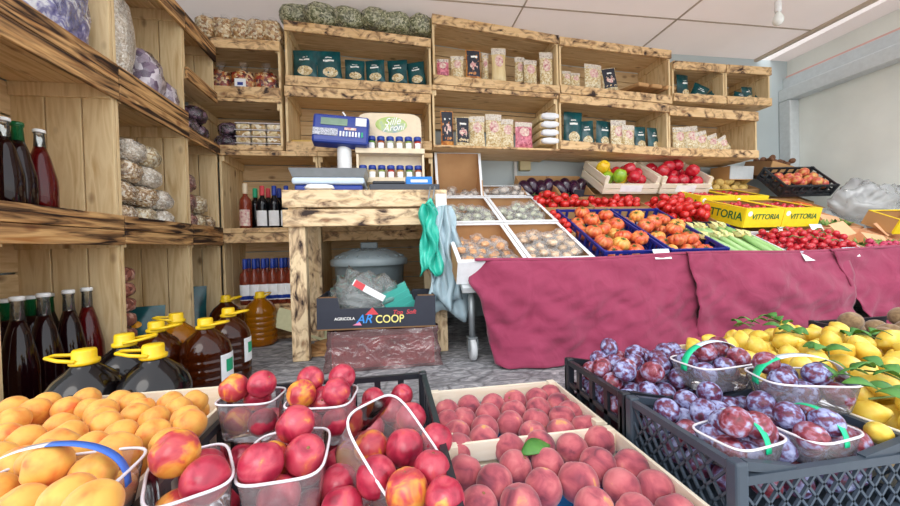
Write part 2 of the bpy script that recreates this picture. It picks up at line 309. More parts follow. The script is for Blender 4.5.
ORD = ['first', 'second', 'third', 'fourth', 'fifth', 'sixth', 'seventh', 'eighth', 'ninth', 'tenth', 'eleventh', 'twelfth']
FACE = R('X', PI/2)      # lays a text drawn in XY upright, facing -Y

# ------------------------------------------------------------------ setting
struct('floor', MB().box(-1.5, 3.75, .36, 2.95, -.06, 0), M['slate'])
struct('ground', MB().box(-12, 14, -14, .35, -.25, -.2), M['street'])
struct('wall_back', MB().box(-1.45, 3.75, 2.84, 2.92, 0, 2.15), M['wall'])
struct('wall_left', MB().box(-1.45, -1.38, .9, 2.84, 0, 2.15), M['wall'])
cl = MB(); cl.box(-1.45, 3.28, 1.15, 2.95, 2.15, 2.19)
cl.add([(3.36, 1.15, 2.15), (3.75, 1.15, 2.15), (3.75, 2.95, 2.15), (3.42, 2.95, 2.15), (3.36, 1.15, 2.19), (3.75, 1.15, 2.19), (3.75, 2.95, 2.19), (3.42, 2.95, 2.19)], [(3, 2, 1, 0), (4, 5, 6, 7), (0, 1, 5, 4), (1, 2, 6, 5), (2, 3, 7, 6), (3, 0, 4, 7)])
struct('ceiling', cl, M['ceil'])
seam = flat('seam_tape', '#b3a695', .7)
for i, b in enumerate([(.925, .935, 1.15, 2.84), (2.085, 2.10, 1.15, 2.84), (-1.4, 3.28, 2.385, 2.397)]):
    struct('trim_%d' % (i+1), MB().box(b[0], b[1], b[2], b[3], 2.146, 2.1495), seam)
struct('trim_4', MB().box(3.25, 3.285, 1.15, 2.84, 2.128, 2.149), flat('dull_wood_batten', '#c4b5a2', .7))
wr = MB().box(3.6, 3.7, 1.15, 2.84, 0, 2.15); struct('wall_right', wr, M['panel'])
struct('trim_5', MB().box(3.5, 3.598, 1.15, 2.84, 1.77, 1.88), M['steel'], bevel=.008)
struct('trim_6', MB().box(3.55, 3.598, 1.15, 2.84, 1.882, 1.985), M['steel'], bevel=.004)
struct('trim_7', MB().box(3.50, 3.598, 2.74, 2.838, 0, 1.768), M['steel'], bevel=.008)
struct('trim_8', MB().box(3.585, 3.599, 1.15, 2.84, 1.986, 2.012), flat('pink_strip', '#e6b8ae', .5))

# ------------------------------------------------------------------ wooden shelf crates
def shelf_crate(label, mtx, w, d, zb, zt, rail=.06, low=.06, burn=None, back=1., low_z=0, sides=True, group=None, cat='shelf crate', backmat=None):
    """local: x 0..w along the front, y 0..d towards the back; zb/zt = (left, right) heights"""
    t = .014; h = 1.
    burn = burn or burnt[0]
    def mp(mb):
        def q(p):
            k = max(-.2, min(1.2, p[0]/w)); b = zb[0]+(zb[1]-zb[0])*k; e = zt[0]+(zt[1]-zt[0])*k
            return (p[0], p[1], p[2] if False else b+(e-b)*p[2])
        mb.v = [q(p) for p in mb.v]; return mb
    hh = (zt[0]-zb[0]+zt[1]-zb[1])/2; tz = t/hh; g = .006
    root = empty('shelf_crate', label, cat, mtx, group)
    def boards_y(z0, z1, n=3):
        mb = MB()
        for i in range(n): mb.box(t+.001, w-t-.001, d*i/n+g/2+(t if i == 0 else 0), d*(i+1)/n-g/2-(t if i == n-1 else 0), z0, z1)
        return mp(mb)
    boards_y(0, tz).build('bottom_panel', pine[0], root, bevel=.0015)
    boards_y(1-tz, 1).build('top_panel', pine[0], root, bevel=.0015)
    mb = MB(); n = 4
    z0 = 1-back
    for i in range(n):
        a = z0+(1-z0)*i/n; b = z0+(1-z0)*(i+1)/n
        mb.box(t+.001, w-t-.001, d-t, d-.001, a+.006+(tz if i == 0 and z0 == 0 else 0), b-.006-(tz if i == n-1 else 0))
    mp(mb).build('back_panel', backmat or pine[0], root, bevel=.0015)
    for x0 in ((0, w-t) if sides else ()):
        mb = MB(); n = 3
        for i in range(n): mb.box(x0, x0+t, d*i/n+g/2+(t if i == 0 else 0), d*(i+1)/n-g/2, 0, 1)
        s = -1 if x0 > 0 else 1
        mb.box(x0+(t if s > 0 else -t), x0+(2*t if s > 0 else 0), t+.002, d-t-.002, 1-tz-.05/hh, 1-tz-.001)
        mp(mb).build('side_panel', pine[2], root, bevel=.0015)
    mp(MB().box(0, w, 0, t, low_z, low_z+low/hh)).build('front_board', burn, root, bevel=.002)
    mp(MB().box(0, w, 0, t, 1-rail/hh, 1)).build('top_rail', burn, root, bevel=.002)
    return root
YF = 2.46; BD = .36
def back_crate(label, q, **k):
    TL, TR, BR, BL = [at(*p, Y=YF) for p in q]
    x0 = (TL.x+BL.x)/2; x1 = (TR.x+BR.x)/2
    return shelf_crate(label, T(x0, YF, 0), x1-x0-.004, BD, (BL.z+.002, BR.z+.002), (TL.z-.002, TR.z-.002), **k), x0, x1, BL.z, BR.z
G = 'scorched pine shelf crates on the back wall'
back_crate('scorched pine shelf crate holding six green snack bags, above the weighing scale', [(283.5, 19), (432, 38), (432, 94), (285, 85)], group=G)
back_crate('scorched pine shelf crate behind the scale and spice rack', [(285, 85), (432, 94), (432, 150), (285, 152)], group=G)
back_crate('tall topmost pine shelf crate holding upright pasta packs over another pasta crate', [(433, 13), (560, 35), (560, 94), (433, 84)], group=G, back=.78)
back_crate('pine shelf crate of pasta packs with a pink pack, lower one of its column', [(433, 84), (560, 94), (559, 151), (433, 147)], group=G, low=.014, back=.45, rail=.03)
back_crate('pine shelf crate with flat tan packs lying on the right, under the ceiling', [(560.5, 36), (673, 50), (672, 104), (560.5, 93)], group=G)
back_crate('pine shelf crate of green bags around two pasta packs, with short burnt front board', [(560.5, 93), (672, 104), (669, 156), (560.5, 149)], group=G)
back_crate('small square pine crate with green bags, left of the two small ones at the ceiling', [(674, 60), (727, 64), (727, 104), (674, 101)], group=G)
back_crate('small square pine crate at the right end of the top row', [(727.5, 64), (773, 67), (772, 106), (727.5, 104)], group=G)
back_crate('pine shelf crate of pasta packs at the right end of the lower row', [(671, 105), (761, 112), (758, 158), (670, 156)], group=G, rail=.07)
# column at the back left
def col0(label, x0, x1, zb, zt, **k): return shelf_crate(label, T(x0, YF, 0), x1-x0, BD, (zb, zb), (zt, zt), group=G, **k)
col0('pine shelf crate of red nut bags, top one in the back left corner', -1.18, -.645, 1.50, 1.86, low=.07)
col0('pine shelf crate of purple bean bags and biscuit packs in the back left corner', -1.18, -.645, 1.18, 1.498, low=.03, rail=.02)
col0('pine shelf crate holding dark wine bottles behind the stand', -1.02, -.44, .67, 1.178, low=.03, rail=.03)
col0('low pine shelf crate holding blue-capped rose wine bottles behind the stand', -1.02, -.44, .2, .668, low=.02, rail=.06)
col0('empty pine crate on the floor under the rose wine bottles', -1.02, -.44, .001, .198, low=.02, rail=.02)
col0('pine shelf crate in the dark behind the bin, lower of two', -.436, .30, .2, .668, low=.02, rail=.06, back=.95)
col0('pine shelf crate in the dark behind the bin, upper of two', -.436, .30, .67, 1.178, low=.03, rail=.03)
col0('empty pine crate on the floor in the dark behind the bin', -.436, .30, .001, .198, low=.02, rail=.02)
# left wall
LX = -1.0
LW = T(LX, 0, 0) @ R('Z', PI/2)
G2 = 'charred pine shelf crates along the left wall'
def left_crate(label, y0, y1, zb, zt, **k): return shelf_crate(label, T(LX, y0, 0) @ R('Z', PI/2), y1-y0, .355, (zb, zb), (zt, zt), group=G2, burn=char, **k)
left_crate('floor-level pine crate of big wine bottles on the left, nearest the viewer', 1.135, 1.60, .05, .645, rail=.055, low=.05)
left_crate('floor-level pine crate with a teal bag behind the oil jugs, middle of the left wall', 1.605, 2.10, .05, .645, rail=.05, low=.05)
left_crate('floor-level pine crate with a teal bag in the far left corner', 2.105, 2.45, .05, .645, rail=.05, low=.05)
left_crate('middle-height pine crate of three bottles on the left, nearest the viewer', 1.135, 1.60, .648, 1.203, rail=.06, low=.055)
left_crate('middle-height pine crate of bagged crackers on the left wall', 1.605, 2.10, .648, 1.203, rail=.06, low=.055)
left_crate('middle-height pine crate of red and pale bean bags on the left wall', 2.105, 2.45, .648, 1.203, rail=.06, low=.055)
left_crate('upper pine crate with a violet printed bag on the left, nearest the viewer', 1.135, 1.60, 1.206, 1.79, rail=.09, low=.07)
left_crate('upper pine crate with a sack of white beans on the left wall', 1.605, 2.10, 1.206, 1.79, rail=.09, low=.07)
left_crate('short pine crate high in the upper left corner over the purple bean bags', 2.105, 2.44, 1.453, 1.79, rail=.09, low=.06)
mb = MB(); 
for y in (1.14, 1.58, 2.02, 2.40): mb.box(-1.35, -1.01, y, y+.035, .001, .05)
tag(mb.build('floor_runner', pine[0]), 'low pine runners under the left wall crates', 'runner')

# ------------------------------------------------------------------ bags
def pouch_pt(u, v, w, h, t, side):
    e = max(0., math.sin(PI*u))**.55
    s = e*min(1, (v+.04)*5)*(max(0, 1-v*.97))**.6
    wr = .011*noise.noise((u*4+w*900, v*5, h*700))+.005*noise.noise((u*9+w*900, v*11, h*700))
    return Vector(((u-.5)*w*(1-.05*math.sin(PI*v)+.05*noise.noise((v*3, w*500, 1))), side*(t/2*s+wr*e*(1 if v < .9 else .2)), v*h))
def pouch(name, label, cat, mtx, w, h, t, m, deco=None, group=None):
    root = empty(name, label, cat, mtx, group)
    mb = MB(); mb.grid(10, 10, lambda u, v: pouch_pt(u, v, w, h, t, -1)); mb.grid(10, 10, lambda u, v: pouch_pt(1-u, v, w, h, t, 1))
    mb.build('bag_body', m, root, True)
    for nm, mm, u0, u1, v0, v1, ell in (deco or []):
        def fn(a, b):
            if ell:
                r = b; an = a*2*PI; u = (u0+u1)/2+(u1-u0)/2*r*math.cos(an); v = (v0+v1)/2+(v1-v0)/2*r*math.sin(an)
            else: u = u0+(u1-u0)*a; v = v0+(v1-v0)*b
            p = pouch_pt(u, v, w, h, t, -1); p.y -= .0022; return p
        MB().grid(16 if ell else 6, 3 if ell else 6, fn).build(nm, mm, root, True)
    return kids(root)
def lump_mesh(w, d, h, seed, amp=.17, fr=3., n=(18, 12)):
    def fn(p):
        k = 1+amp*noise.noise(p*fr+Vector((seed*7.3, 1, 2)))+amp*.6*noise.noise(p*fr*2.7+Vector((seed, 9, 2)))
        q = Vector((math.copysign(abs(p.x)**.75, p.x), math.copysign(abs(p.y)**.75, p.y), math.copysign(abs(p.z)**.8, p.z)))*k
        return Vector((q.x*w/2, q.y*d/2, max(0, h/2+q.z*h/2)))
    return MB().ball(fn, *n)
def lump_bag(name, label, cat, mtx, w, d, h, m, seed=0, neck=0, tie=None, lab=None, group=None, filmed=True):
    root = empty(name, label, cat, mtx, group)
    lump_mesh(w, d, h, seed).build('contents', m, root, True)
    if filmed:
        def fn(p):
            k = 1.06+.10*noise.noise(p*4+Vector((seed, 3, 5)))
            return Vector((p.x*w/2*k, p.y*d/2*k, max(-.0, h/2+p.z*h/2*k*1.02)))
        MB().ball(fn, 18, 12).build('film', M['bagfilm'], root, True)
    if neck:
        mb = MB(); mb.grid(12, 5, lambda u, v: Vector((math.cos(2*PI*u)*w*(.12-.06*math.sin(PI*v*.8)+.12*v*v), math.sin(2*PI*u*3)*.006+math.sin(2*PI*u)*d*.12*(1+v), h*.93+neck*v)))
        mb.build('neck', M['bagfilm'], root, True)
    if tie: MB().lathe([(.001, -.006), (w*.09, -.005), (w*.09, .005), (.001, .006)], 10, (0, 0, h*1.0)).build('tie', M[tie], root, True)
    if lab: 
        MB().box(-lab[0]/2, lab[0]/2, -d/2*1.12, -d/2*1.12+.002, h*.2, h*.2+lab[1]).build('label', M['paper'], root)
        MB().box(-lab[0]*.25, lab[0]*.25, -d/2*1.12-.0006, -d/2*1.12, h*.2+lab[1]*.45, h*.2+lab[1]*.7).build('label_print', M['navy'], root)
    return kids(root)
def shelf_z(px, py_base, Y): return at(px, py_base, Y=Y)

# green snack bags
def green_bag(label, px0, px1, ytop, ybase, Y, tilt=0, group='dark green snack bags'):
    a = at(px0, ybase, Y=Y); b = at(px1, ybase, Y=Y); c = at(px0, ytop, Y=Y)
    return pouch('snack_bag', label, 'bag', T((a.x+b.x)/2, Y, a.z) @ R('Z', rnd.uniform(-.25, .25)) @ R('Y', tilt+rnd.uniform(-.07, .07)), b.x-a.x, c.z-a.z, .07, M['teal_foil'],
        [('picture', M['pasta'], .22, .85, .1, .42, True), ('brand_print', M['white_ink'], .28, .72, .62, .68, False), ('brand_print', M['white_ink'], .36, .64, .74, .77, False)], group)
W1 = 'in the top crate over the scale'
for i, (a, b, t) in enumerate([(293, 318, 50), (318, 343, 51), (345, 365, 60), (366, 386, 60), (388, 408, 60), (409, 427, 62)]):
    xw = (a+b)/2; base = 78+(xw-285)*.067
    green_bag('dark green snack bag, %s from the left %s' % (ORD[i], W1), a, b, t, base, 2.58, (.06, 0, .04, -.03, 0, -.05)[i])
for i, (a, b, t) in enumerate([(563, 581, 112), (580, 594, 121), (595, 610, 121), (633, 646, 127), (647, 660, 128)]):
    green_bag('dark green bag %s in the short-boarded crate' % ['standing tallest at the left end', 'second from the left', 'just left of the pasta packs', 'just right of the pasta packs', 'at the right end'][i], a, b, t, 147+(a-563)*.06, 2.58)
for i, (a, b, t, tl) in enumerate([(676, 690, 75, 0), (688, 702, 84, .5), (702, 716, 92, .9), (732, 742, 92, .3), (741, 753, 87, 0), (752, 764, 90, .6)]):
    green_bag('dark green bag %s' % ['standing at the left in the small crate under the ceiling', 'leaning in the middle of the left small crate', 'slumped flat in the left small crate', 'low at the left in the rightmost small crate', 'standing in the rightmost small crate', 'slumped right in the rightmost small crate'][i], a, b, t, 101+(a-676)*.03, 2.58, tl)
def pasta(label, px0, px1, ytop, ybase, m='pasta', Y=2.58, head=True, dark=False, tilt=0):
    a = at(px0, ybase, Y=Y); b = at(px1, ybase, Y=Y); c = at(px0, ytop, Y=Y)
    d = []
    if dark: d = [('dark_card', M['black_card'], .06, .94, .12, .97, False), ('label', M['print_pink'], .22, .78, .3, .62, True), ('brand_print', M['white_ink'], .25, .75, .72, .78, False)]
    else:
        d = [('header_card', M['print_card'], .0, 1., .8, .985, False), ('label', M['print_pink'], .2, .8, .42, .78, True)]
    return pouch('pasta_pack', label, 'pasta pack', T((a.x+b.x)/2, Y, a.z) @ R('Z', rnd.uniform(-.12, .12)) @ R('Y', tilt), b.x-a.x, c.z-a.z, .06, M[m], d, 'packs of pasta')
A = 'in the tall topmost pasta crate'
for i, (a, b, t, m, dk, s) in enumerate([(437, 449, 59, 'pink_pasta', 0, 'pinkish pasta pack at the left end'), (451, 464, 56, 'pasta', 0, 'small pale pasta pack second from the left'), (466, 481, 50, 'orange_pasta', 1, 'pasta pack with a dark card front'), (482, 489, 53, 'pasta', 0, 'narrow pasta pack beside the dark-carded one'), (492, 506, 48, 'pasta_long', 0, 'tall pack of long pasta in the middle'), (515, 525, 57, 'pasta', 0, 'pale pasta pack behind two others'), (524, 537, 60, 'pasta', 0, 'short pasta pack with a round pink label'), (540, 553, 52, 'pasta', 0, 'tall pasta pack at the right end')]):
    pasta('%s %s' % (s, A), a, b, t, 79+(a-450)*.09, m, 2.56 if i in (3, 5) else 2.52, dark=dk)
A = 'in the lower pasta crate'
for i, (a, b, t, m, dk, s) in enumerate([(441, 454, 111, 'orange_pasta', 1, 'orange pasta pack with dark card at the left end'), (456, 470, 117, 'pasta', 1, 'pale pasta pack with a dark card'), (470, 485, 116, 'pasta', 0, 'pale pasta pack right of the dark cards'), (486, 502, 114, 'pasta', 0, 'widest pale pasta pack in the middle'), (501, 514, 119, 'pasta', 0, 'pale pasta pack next to the pink one'), (515, 533, 122, 'pink_pasta', 0, 'deep pink pasta pack')]):
    pasta('%s %s' % (s, A), a, b, t, 146+(a-440)*.03, m, 2.52, dark=dk)
for k in range(4):
    p = at(546, 147-8*k, Y=2.56)
    r_ = empty('pasta_pack', 'long pasta pack lying end-on, %s' % ['bottom of the end-on stack', 'second from bottom in the end-on stack', 'third from bottom in the end-on stack', 'top of the end-on stack in the lower pasta crate'][k], 'pasta pack', T(p.x, 2.50, p.z+.001), 'packs of pasta lying end-on')
    MB().box(-.07, .07, 0, .28, 0, .046).build('bag_body', M['pasta_long'], r_, bevel=.012)
    lump_mesh(.135, .04, .045, k, .15, 4).build('crumpled_end', M['white_card'], r_, True).location = (0, -.012, 0)
for i, (a, b, t, m, dk, s) in enumerate([(562, 571, 71, 'pasta', 0, 'small pasta pack at the left end'), (571, 580, 73, 'pasta', 0, 'small pasta pack second from the left'), (584, 602, 64, 'pasta', 0, 'large pasta pack with a white header'), (604, 618, 68, 'pasta', 1, 'dark-carded pasta pack tilted to the side')]):
    pasta('%s in the top crate with flat packs' % s, a, b, t, 87+(a-562)*.09, m, 2.54, dark=dk, tilt=-.15 if i == 3 else 0)
for k in range(3):
    p = at(632+13*k, 92+1.5*k, Y=2.6)
    MB_ = MB(); MB_.box(-.05, .05, -.1, .1, 0, .03)
    tag(MB_.build('flat_pack', M['card'], bevel=.01), 'flat tan pack lying tilted, %s in the top crate' % ['left of three', 'middle of three', 'right of three'][k], 'pack', 'flat tan packs').matrix_world = T(p.x, 2.58, p.z+.004) @ R('Z', .15) @ R('X', .12)
for i, (a, b, t, s) in enumerate([(611, 626, 120, 'pasta pack between green bags, left one'), (622, 635, 125, 'pasta pack between green bags, right one')]): pasta(s+' in the short-boarded crate', a, b, t, 150, 'pasta', 2.54-.02*i)
for i, (a, b, t, s) in enumerate([(673, 685, 127, 'at the left end'), (686, 700, 126, 'with a clean white header'), (697, 710, 131, 'leaning in the middle'), (709, 722, 134, 'slumped behind the front board'), (720, 732, 136, 'low at the right end')]): pasta('pasta pack %s in the rightmost lower crate' % s, a, b, t, 152, 'pasta', 2.53+.015*(i % 2), tilt=-.12*i)
# herbs on top
for i, (px, py, Y, w) in enumerate([(297, 20, 2.6, 26), (322, 20, 2.54, 27), (333, 8, 2.66, 25), (348, 23, 2.54, 25), (366, 9, 2.66, 24), (376, 24, 2.54, 24), (396, 28, 2.56, 26), (404, 15, 2.68, 22), (420, 30, 2.56, 22)]):
    p = at(px, py, Y=Y); zt = 1.98-(px-285)*.00045; sc = w/160
    lump_bag('herb_bag', 'clear bag of dried grey-green herbs, %s from the left on top of the crates' % ORD[i], 'bag', T(p.x, Y, max(zt+.002, p.z-.05)) @ R('Z', rnd.uniform(-.5, .5)), sc*1.3, .17, .135, M['herb'], i, 0, 'orange' if i in (2, 3, 5, 8) else None, None, 'bags of dried herbs')
for i, px in enumerate((206, 224, 240, 256, 272)):
    p = at(px, 42, Y=2.52)
    lump_bag('cracker_bag', 'clear bag of ring crackers, %s from the left on the corner column' % ORD[i], 'bag', T(p.x, 2.56, 1.862), .135, .17, .16, M['taralli'], i+20, .03, None, None, 'bags of ring crackers')
for i, (px, s) in enumerate(((220, 'left'), (243, 'white-labelled middle'), (266, 'right'))):
    p = at(px, 100, Y=2.53)
    lump_bag('nut_bag', '%s clear bag of red mixed nuts in the corner column' % s, 'bag', T(p.x, 2.56, 1.52), .145, .12, .185, M['mixnut'], i+30, .06, None, (.065, .075) if i == 1 else None, 'bags of red mixed nuts')
for i, (x, y, z, s) in enumerate([(-1.10, 2.25, 1.207, 'lowest left'), (-1.10, 2.37, 1.207, 'lower middle'), (-1.08, 2.31, 1.285, 'upper left'), (-1.0, 2.56, 1.2, 'lower right'), (-.99, 2.58, 1.285, 'upper right')]):
    lump_bag('bean_bag', 'dark purple bean bag, %s of the heap in the corner' % s, 'bag', T(x, y, z) @ R('Z', .4*i), .14, .13, .09, M['purple'], i+40, 0, 'orange' if i == 4 else None, None, 'dark purple bean bags')
for c in range(3):
    for k in range(4):
        p = at(243+15.5*c, 148, Y=2.5)
        r_ = empty('biscuit_pack', 'clear pack of pale biscuits, %s in the %s stack of the corner column' % (['bottom', 'second from bottom', 'third from bottom', 'top'][k], ['left', 'middle', 'right'][c]), 'pack', T(p.x, 2.545, 1.197+.042*k), 'packs of pale biscuits')
        MB().box(-.043, .043, -.045, .045, 0, .034).build('biscuits', M['clam'], r_, bevel=.012)
        MB().box(-.046, .046, -.048, .048, .0345, .040).build('lid', M['rim'], r_, bevel=.003)

# ------------------------------------------------------------------ bottles
def bottle(name, label, loc, r, h, m, cap='white_plastic', clearneck=None, lab=None, capcol=None, group=None, neck_h=.3, band=None):
    root = empty(name, label, 'bottle', T(*loc), group)
    prof = [(r*.9, 0), (r, r*.12), (r, h*.38), (r*.97, h*.45), (r*.62, h*.68), (r*.36, h*.80)]
    if clearneck:
        MB().lathe(prof, 24).build('bottle_body', m, root, True)
        MB().lathe([(r*.36, h*.801), (r*.31, h*.94), (r*.36, h*.945), (r*.36, h*.954)], 20).build('neck', M[clearneck], root, True)
    else:
        prof = [(r*.9, 0), (r, r*.12), (r, h*.58), (r*.9, h*.66), (r*.4, h*.74), (r*.34, h*.9)]
        MB().lathe(prof, 20).build('bottle_body', m, root, True)
    MB().lathe([(r*.37, h*.955), (r*.39, h*.96), (r*.38, h*.985), (r*.3, h*.99)] if clearneck else [(r*.40, h*.78), (r*.42, h*.8), (r*.40, h*.99), (r*.3, h)], 18).build('cap', M[cap], root, True)
    if lab:
        a0 = -PI/2-1.0
        MB().grid(12, 1, lambda u, v: Vector((math.cos(a0+2*u)*r*1.012, math.sin(a0+2*u)*r*1.012, h*(.1+.34*v)))).build('label', M[lab], root, True)
        if band: MB().grid(12, 1, lambda u, v: Vector((math.cos(a0+2*u)*r*1.02, math.sin(a0+2*u)*r*1.02, h*(.12+.08*v)))).build('label_band', M[band], root, True)
    return kids(root)
G = 'large wine bottles in the floor-level left crate'
for i, (px, py) in enumerate([(16.5, 296), (43, 292), (68, 288), (92, 284)]):
    p = at(px, py, X=-1.09); o = ['nearest the viewer', 'second from the viewer', 'third from the viewer', 'farthest, with clear red wine'][i]
    bottle('wine_bottle', ['clear-necked bottle of dark wine, %s, front row of the floor-level left crate' % o, 'clear-necked bottle of clear red wine, farthest in the front row of the left crate'][i == 3], (-1.09, min(p.y, 1.535), .066), .044, .376, M['redwine' if i == 3 else 'wine'], 'white_plastic', 'glass', None, None, G)
for i, (px, py) in enumerate([(5, 307), (30, 302), (55, 297), (77, 293)]):
    p = at(px, py, X=-1.215)
    bottle('wine_bottle', 'green-necked bottle of dark wine in the back row of the left crate, %s' % ['nearest', 'second', 'third', 'farthest'][i], (-1.215, min(1.54, max(1.2, p.y)), .066), .043, .36, M['wine'], 'white_plastic', 'green_glass', None, None, G)
for i, (px, py, m, cn, s) in enumerate([(3, 124, 'wine', 'glass', 'dark wine bottle cut by the left frame edge on the middle shelf'), (17, 125, 'wine', 'green_glass', 'green-necked dark wine bottle on the middle shelf'), (39, 131, 'redwine', 'glass', 'clear-necked bottle of red wine on the middle shelf')]):
    p = at(px, py, X=-1.1)
    bottle('wine_bottle', s, (-1.1, p.y, .664), .04, .3, M[m], 'green_glass' if i == 1 else 'white_plastic', cn, None, None, 'wine bottles on the middle shelf')
for i, (px, Y, m, lab, cap, s) in enumerate([(246, 2.52, 'rose', 'print_pink', 'cream', 'rose bottle with a cream cap and orange label'), (256, 2.62, 'darkbottle', None, 'green_btn', 'dark bottle with a pale green cap behind the rose one'), (263, 2.52, 'darkbottle', 'paper', 'red_ink', 'dark bottle with a red cap and white label'), (269, 2.62, 'darkbottle', None, 'red_ink', 'dark bottle with a red cap in the back row'), (275, 2.52, 'darkbottle', 'paper', 'blue_cap', 'dark bottle with a blue cap and white label'), (280, 2.62, 'darkbottle', None, 'blue_cap', 'dark bottle with a blue cap in the back row'), (287, 2.52, 'darkbottle', 'paper', 'blue_cap', 'blue-capped dark bottle half hidden by the stand')]):
    p = at(px, 220, Y=Y)
    bottle('wine_bottle', s+' in the corner crate', (p.x, Y, .685), .036, .285 if i else .3, M[m], cap, None, lab, None, 'dark wine bottles in the corner crate')
k = 0
for row, Y in enumerate((2.52, 2.62)):
    for j in range(6):
        p = at(246+9.2*j+(4 if row else 0), 300, Y=Y)
        bottle('wine_bottle', 'blue-capped rose wine bottle, %s from left, %s row of the low corner crate' % (ORD[j], ['front', 'back'][row]), (p.x, Y, .218), .033, .29, M['rose'], 'blue_cap', None, 'paper', None, 'blue-capped rose wine bottles', band='navy' if row == 0 else 'red_ink'); k += 1

# left shelf bags
def lbag(name, label, y, x, z, w, d, h, m, seed, neck=0, tie=None, group=None):
    lump_bag(name, label, 'bag', T(x, y, z) @ R('Z', PI/2), w, d, h, M[m], seed, neck, tie, None, group)
lbag('printed_bag', 'violet and white printed bag in the upper left crate', 1.41, -1.115, 1.225, .33, .19, .36, 'violetbag', 51)
lbag('bean_sack', 'tall clear bag of white beans on the upper left shelf', 1.715, -1.115, 1.225, .185, .17, .40, 'whitebean', 52)
lbag('garlic_bag', 'violet-grey clear bag at the front of the upper left shelf', 1.90, -1.10, 1.225, .15, .17, .25, 'garlic', 53, 0, 'orange')
lbag('garlic_bag', 'pale violet clear bag deepest on the upper left shelf', 2.025, -1.09, 1.225, .085, .15, .17, 'garlic', 54)
i = 0
for (y, z, m, s) in [(1.69, .665, 'cracker', 'bottom near'), (1.82, .665, 'walnut', 'bottom middle'), (1.95, .665, 'whitebean', 'bottom far'), (1.69, .757, 'cracker', 'second layer near'), (1.82, .757, 'cracker', 'second layer middle'), (1.94, .757, 'whitebean', 'second layer far'), (1.73, .849, 'cracker', 'third layer near'), (1.86, .849, 'whitebean', 'third layer far'), (1.76, .941, 'whitebean', 'topmost near'), (1.86, .941, 'walnut', 'topmost far')]:
    lbag('cracker_bag', 'clear bag in the middle crate heap on the left wall, %s' % s, y, -1.08, z, .125, .125, .094, m, 60+i, 0, None, 'heap of clear bags in the middle left crate'); i += 1
for (y, z, m, s) in [(2.17, .665, 'redbean', 'lower red'), (2.28, .665, 'walnut', 'lower pale'), (2.38, .665, 'cracker', 'lower dull'), (2.17, .77, 'redbean', 'upper red'), (2.29, .77, 'walnut', 'upper pale'), (2.17, .875, 'redbean', 'topmost red')]:
    lbag('bean_bag', '%s bean bag in the far middle crate on the left wall' % s, y, -1.085, z, .112, .13, .106, m, 80+i, 0, None, 'bean bags in the far middle left crate'); i += 1
for j, (y, w, h, s) in enumerate([(1.86, .2, .25, 'dark teal bag with an orange tag behind the oil jugs'), (2.26, .2, .3, 'dark teal bag in the far floor-level left crate')]):
    pouch('teal_bag', s, 'bag', T(-1.13, y, .066) @ R('Z', .35) @ R('X', -.15), w, h, .11, M['teal_foil'], [('tag', M['orange'], .4, .6, .62, .74, True)] if j == 0 else [('brand_print', M['blue_ink'], .3, .7, .5, .6, False)])
for k in range(7):
    tag(lump_mesh(.1, .1, .065, k+90, .06).build('slice_pack', M['brick'], None, True), 'pack of brick-red slices, %s in the pile behind the jugs' % ['bottom', 'second', 'third', 'fourth', 'fifth', 'sixth', 'top'][k], 'pack', 'pile of brick-red slice packs').location = (-1.09, 1.695, .068+.062*k)

# ------------------------------------------------------------------ oil jugs
def jug(label, x, y, m, lab=False, rz=0, r=.083, h=.32):
    root = empty('oil_jug', label, 'jug', T(x, y, .001) @ R('Z', rz), 'big plastic jugs with yellow caps')
    pr = [(r*.86, 0), (r*.97, .012)]
    for k in range(5): z = .03+k*.03; pr += [(r, z), (r, z+.018), (r*.965, z+.022), (r*.965, z+.026)]
    pr += [(r, .185), (r*.98, .2), (r*.9, .222), (r*.72, .245), (r*.48, .262), (r*.34, .272), (r*.30, .285)]
    MB().lathe(pr, 36).build('jug_body', m, root, True)
    cp = MB().lathe([(r*.34, .276), (r*.37, .278), (r*.37, .286), (r*.295, .289), (r*.295, .308), (r*.27, .313), (r*.05, .313)], 28).build('cap', M['yellow_plastic'], root, True)
    pts = [(r*.40*math.cos(a), r*.40*math.sin(a), .292) for a in (PI*.5, PI*.3)]
    loop = [(.0, r*.36, .288), (r*.5, r*.32, .293), (r*.92, r*.14, .298), (r*.92, -r*.14, .298), (r*.5, -r*.32, .293), (0, -r*.36, .288)]
    MB().tube(loop, .0048, 8).build('handle', M['yellow_plastic'], cp, True)
    if lab:
        MB().grid(10, 1, lambda u, v: Vector((math.cos(-.5+u)*r*1.012, math.sin(-.5+u)*r*1.012, .085+.1*v))).build('label', M['paper'], root, True)
        MB().grid(6, 4, lambda u, v: Vector((math.cos(-.25+.5*u)*r*1.02, math.sin(-.25+.5*u)*r*1.02, .12+.045*v))).build('label_print', M['green_btn'], root, True)
    return root
def jpos(px, pytop, h=.322):
    p = at(px, pytop, z=h); return p.x, p.y
for (px, py, m, lab, rz, s) in [(84, 346, 'darkoil', 0, PI, 'nearest dark jug on the left, yellow cap handle pointing left'), (153, 341, 'darkoil', 0, PI+.1, 'dark jug in front, right beside the nearest one'), (124, 331, 'darkoil', 0, .4, 'dark jug behind the two front dark jugs'),
        (156, 319, 'brownoil', 0, 0, 'brown jug in the second row, left of the labelled one'), (205, 316, 'brownoil', 1, -.12, 'brown oil jug with a white label facing the floor'), (176, 311, 'amberoil', 0, PI, 'jug half hidden behind the labelled brown jug'), (228, 306, 'brownoil', 1, .0, 'brown oil jug with a white label behind the front labelled one'), (221, 294, 'brownoil', 0, .6, 'small brown jug deep in the left corner')]:
    x, y = jpos(px, py); x = max(x, -.91); jug(s, x, y, M[m], lab, rz)
p = at(258, 347, z=0); jug('amber oil jug standing alone by the stand post', p.x, p.y+.06, M['amberoil'], 0, 1.2, .088)

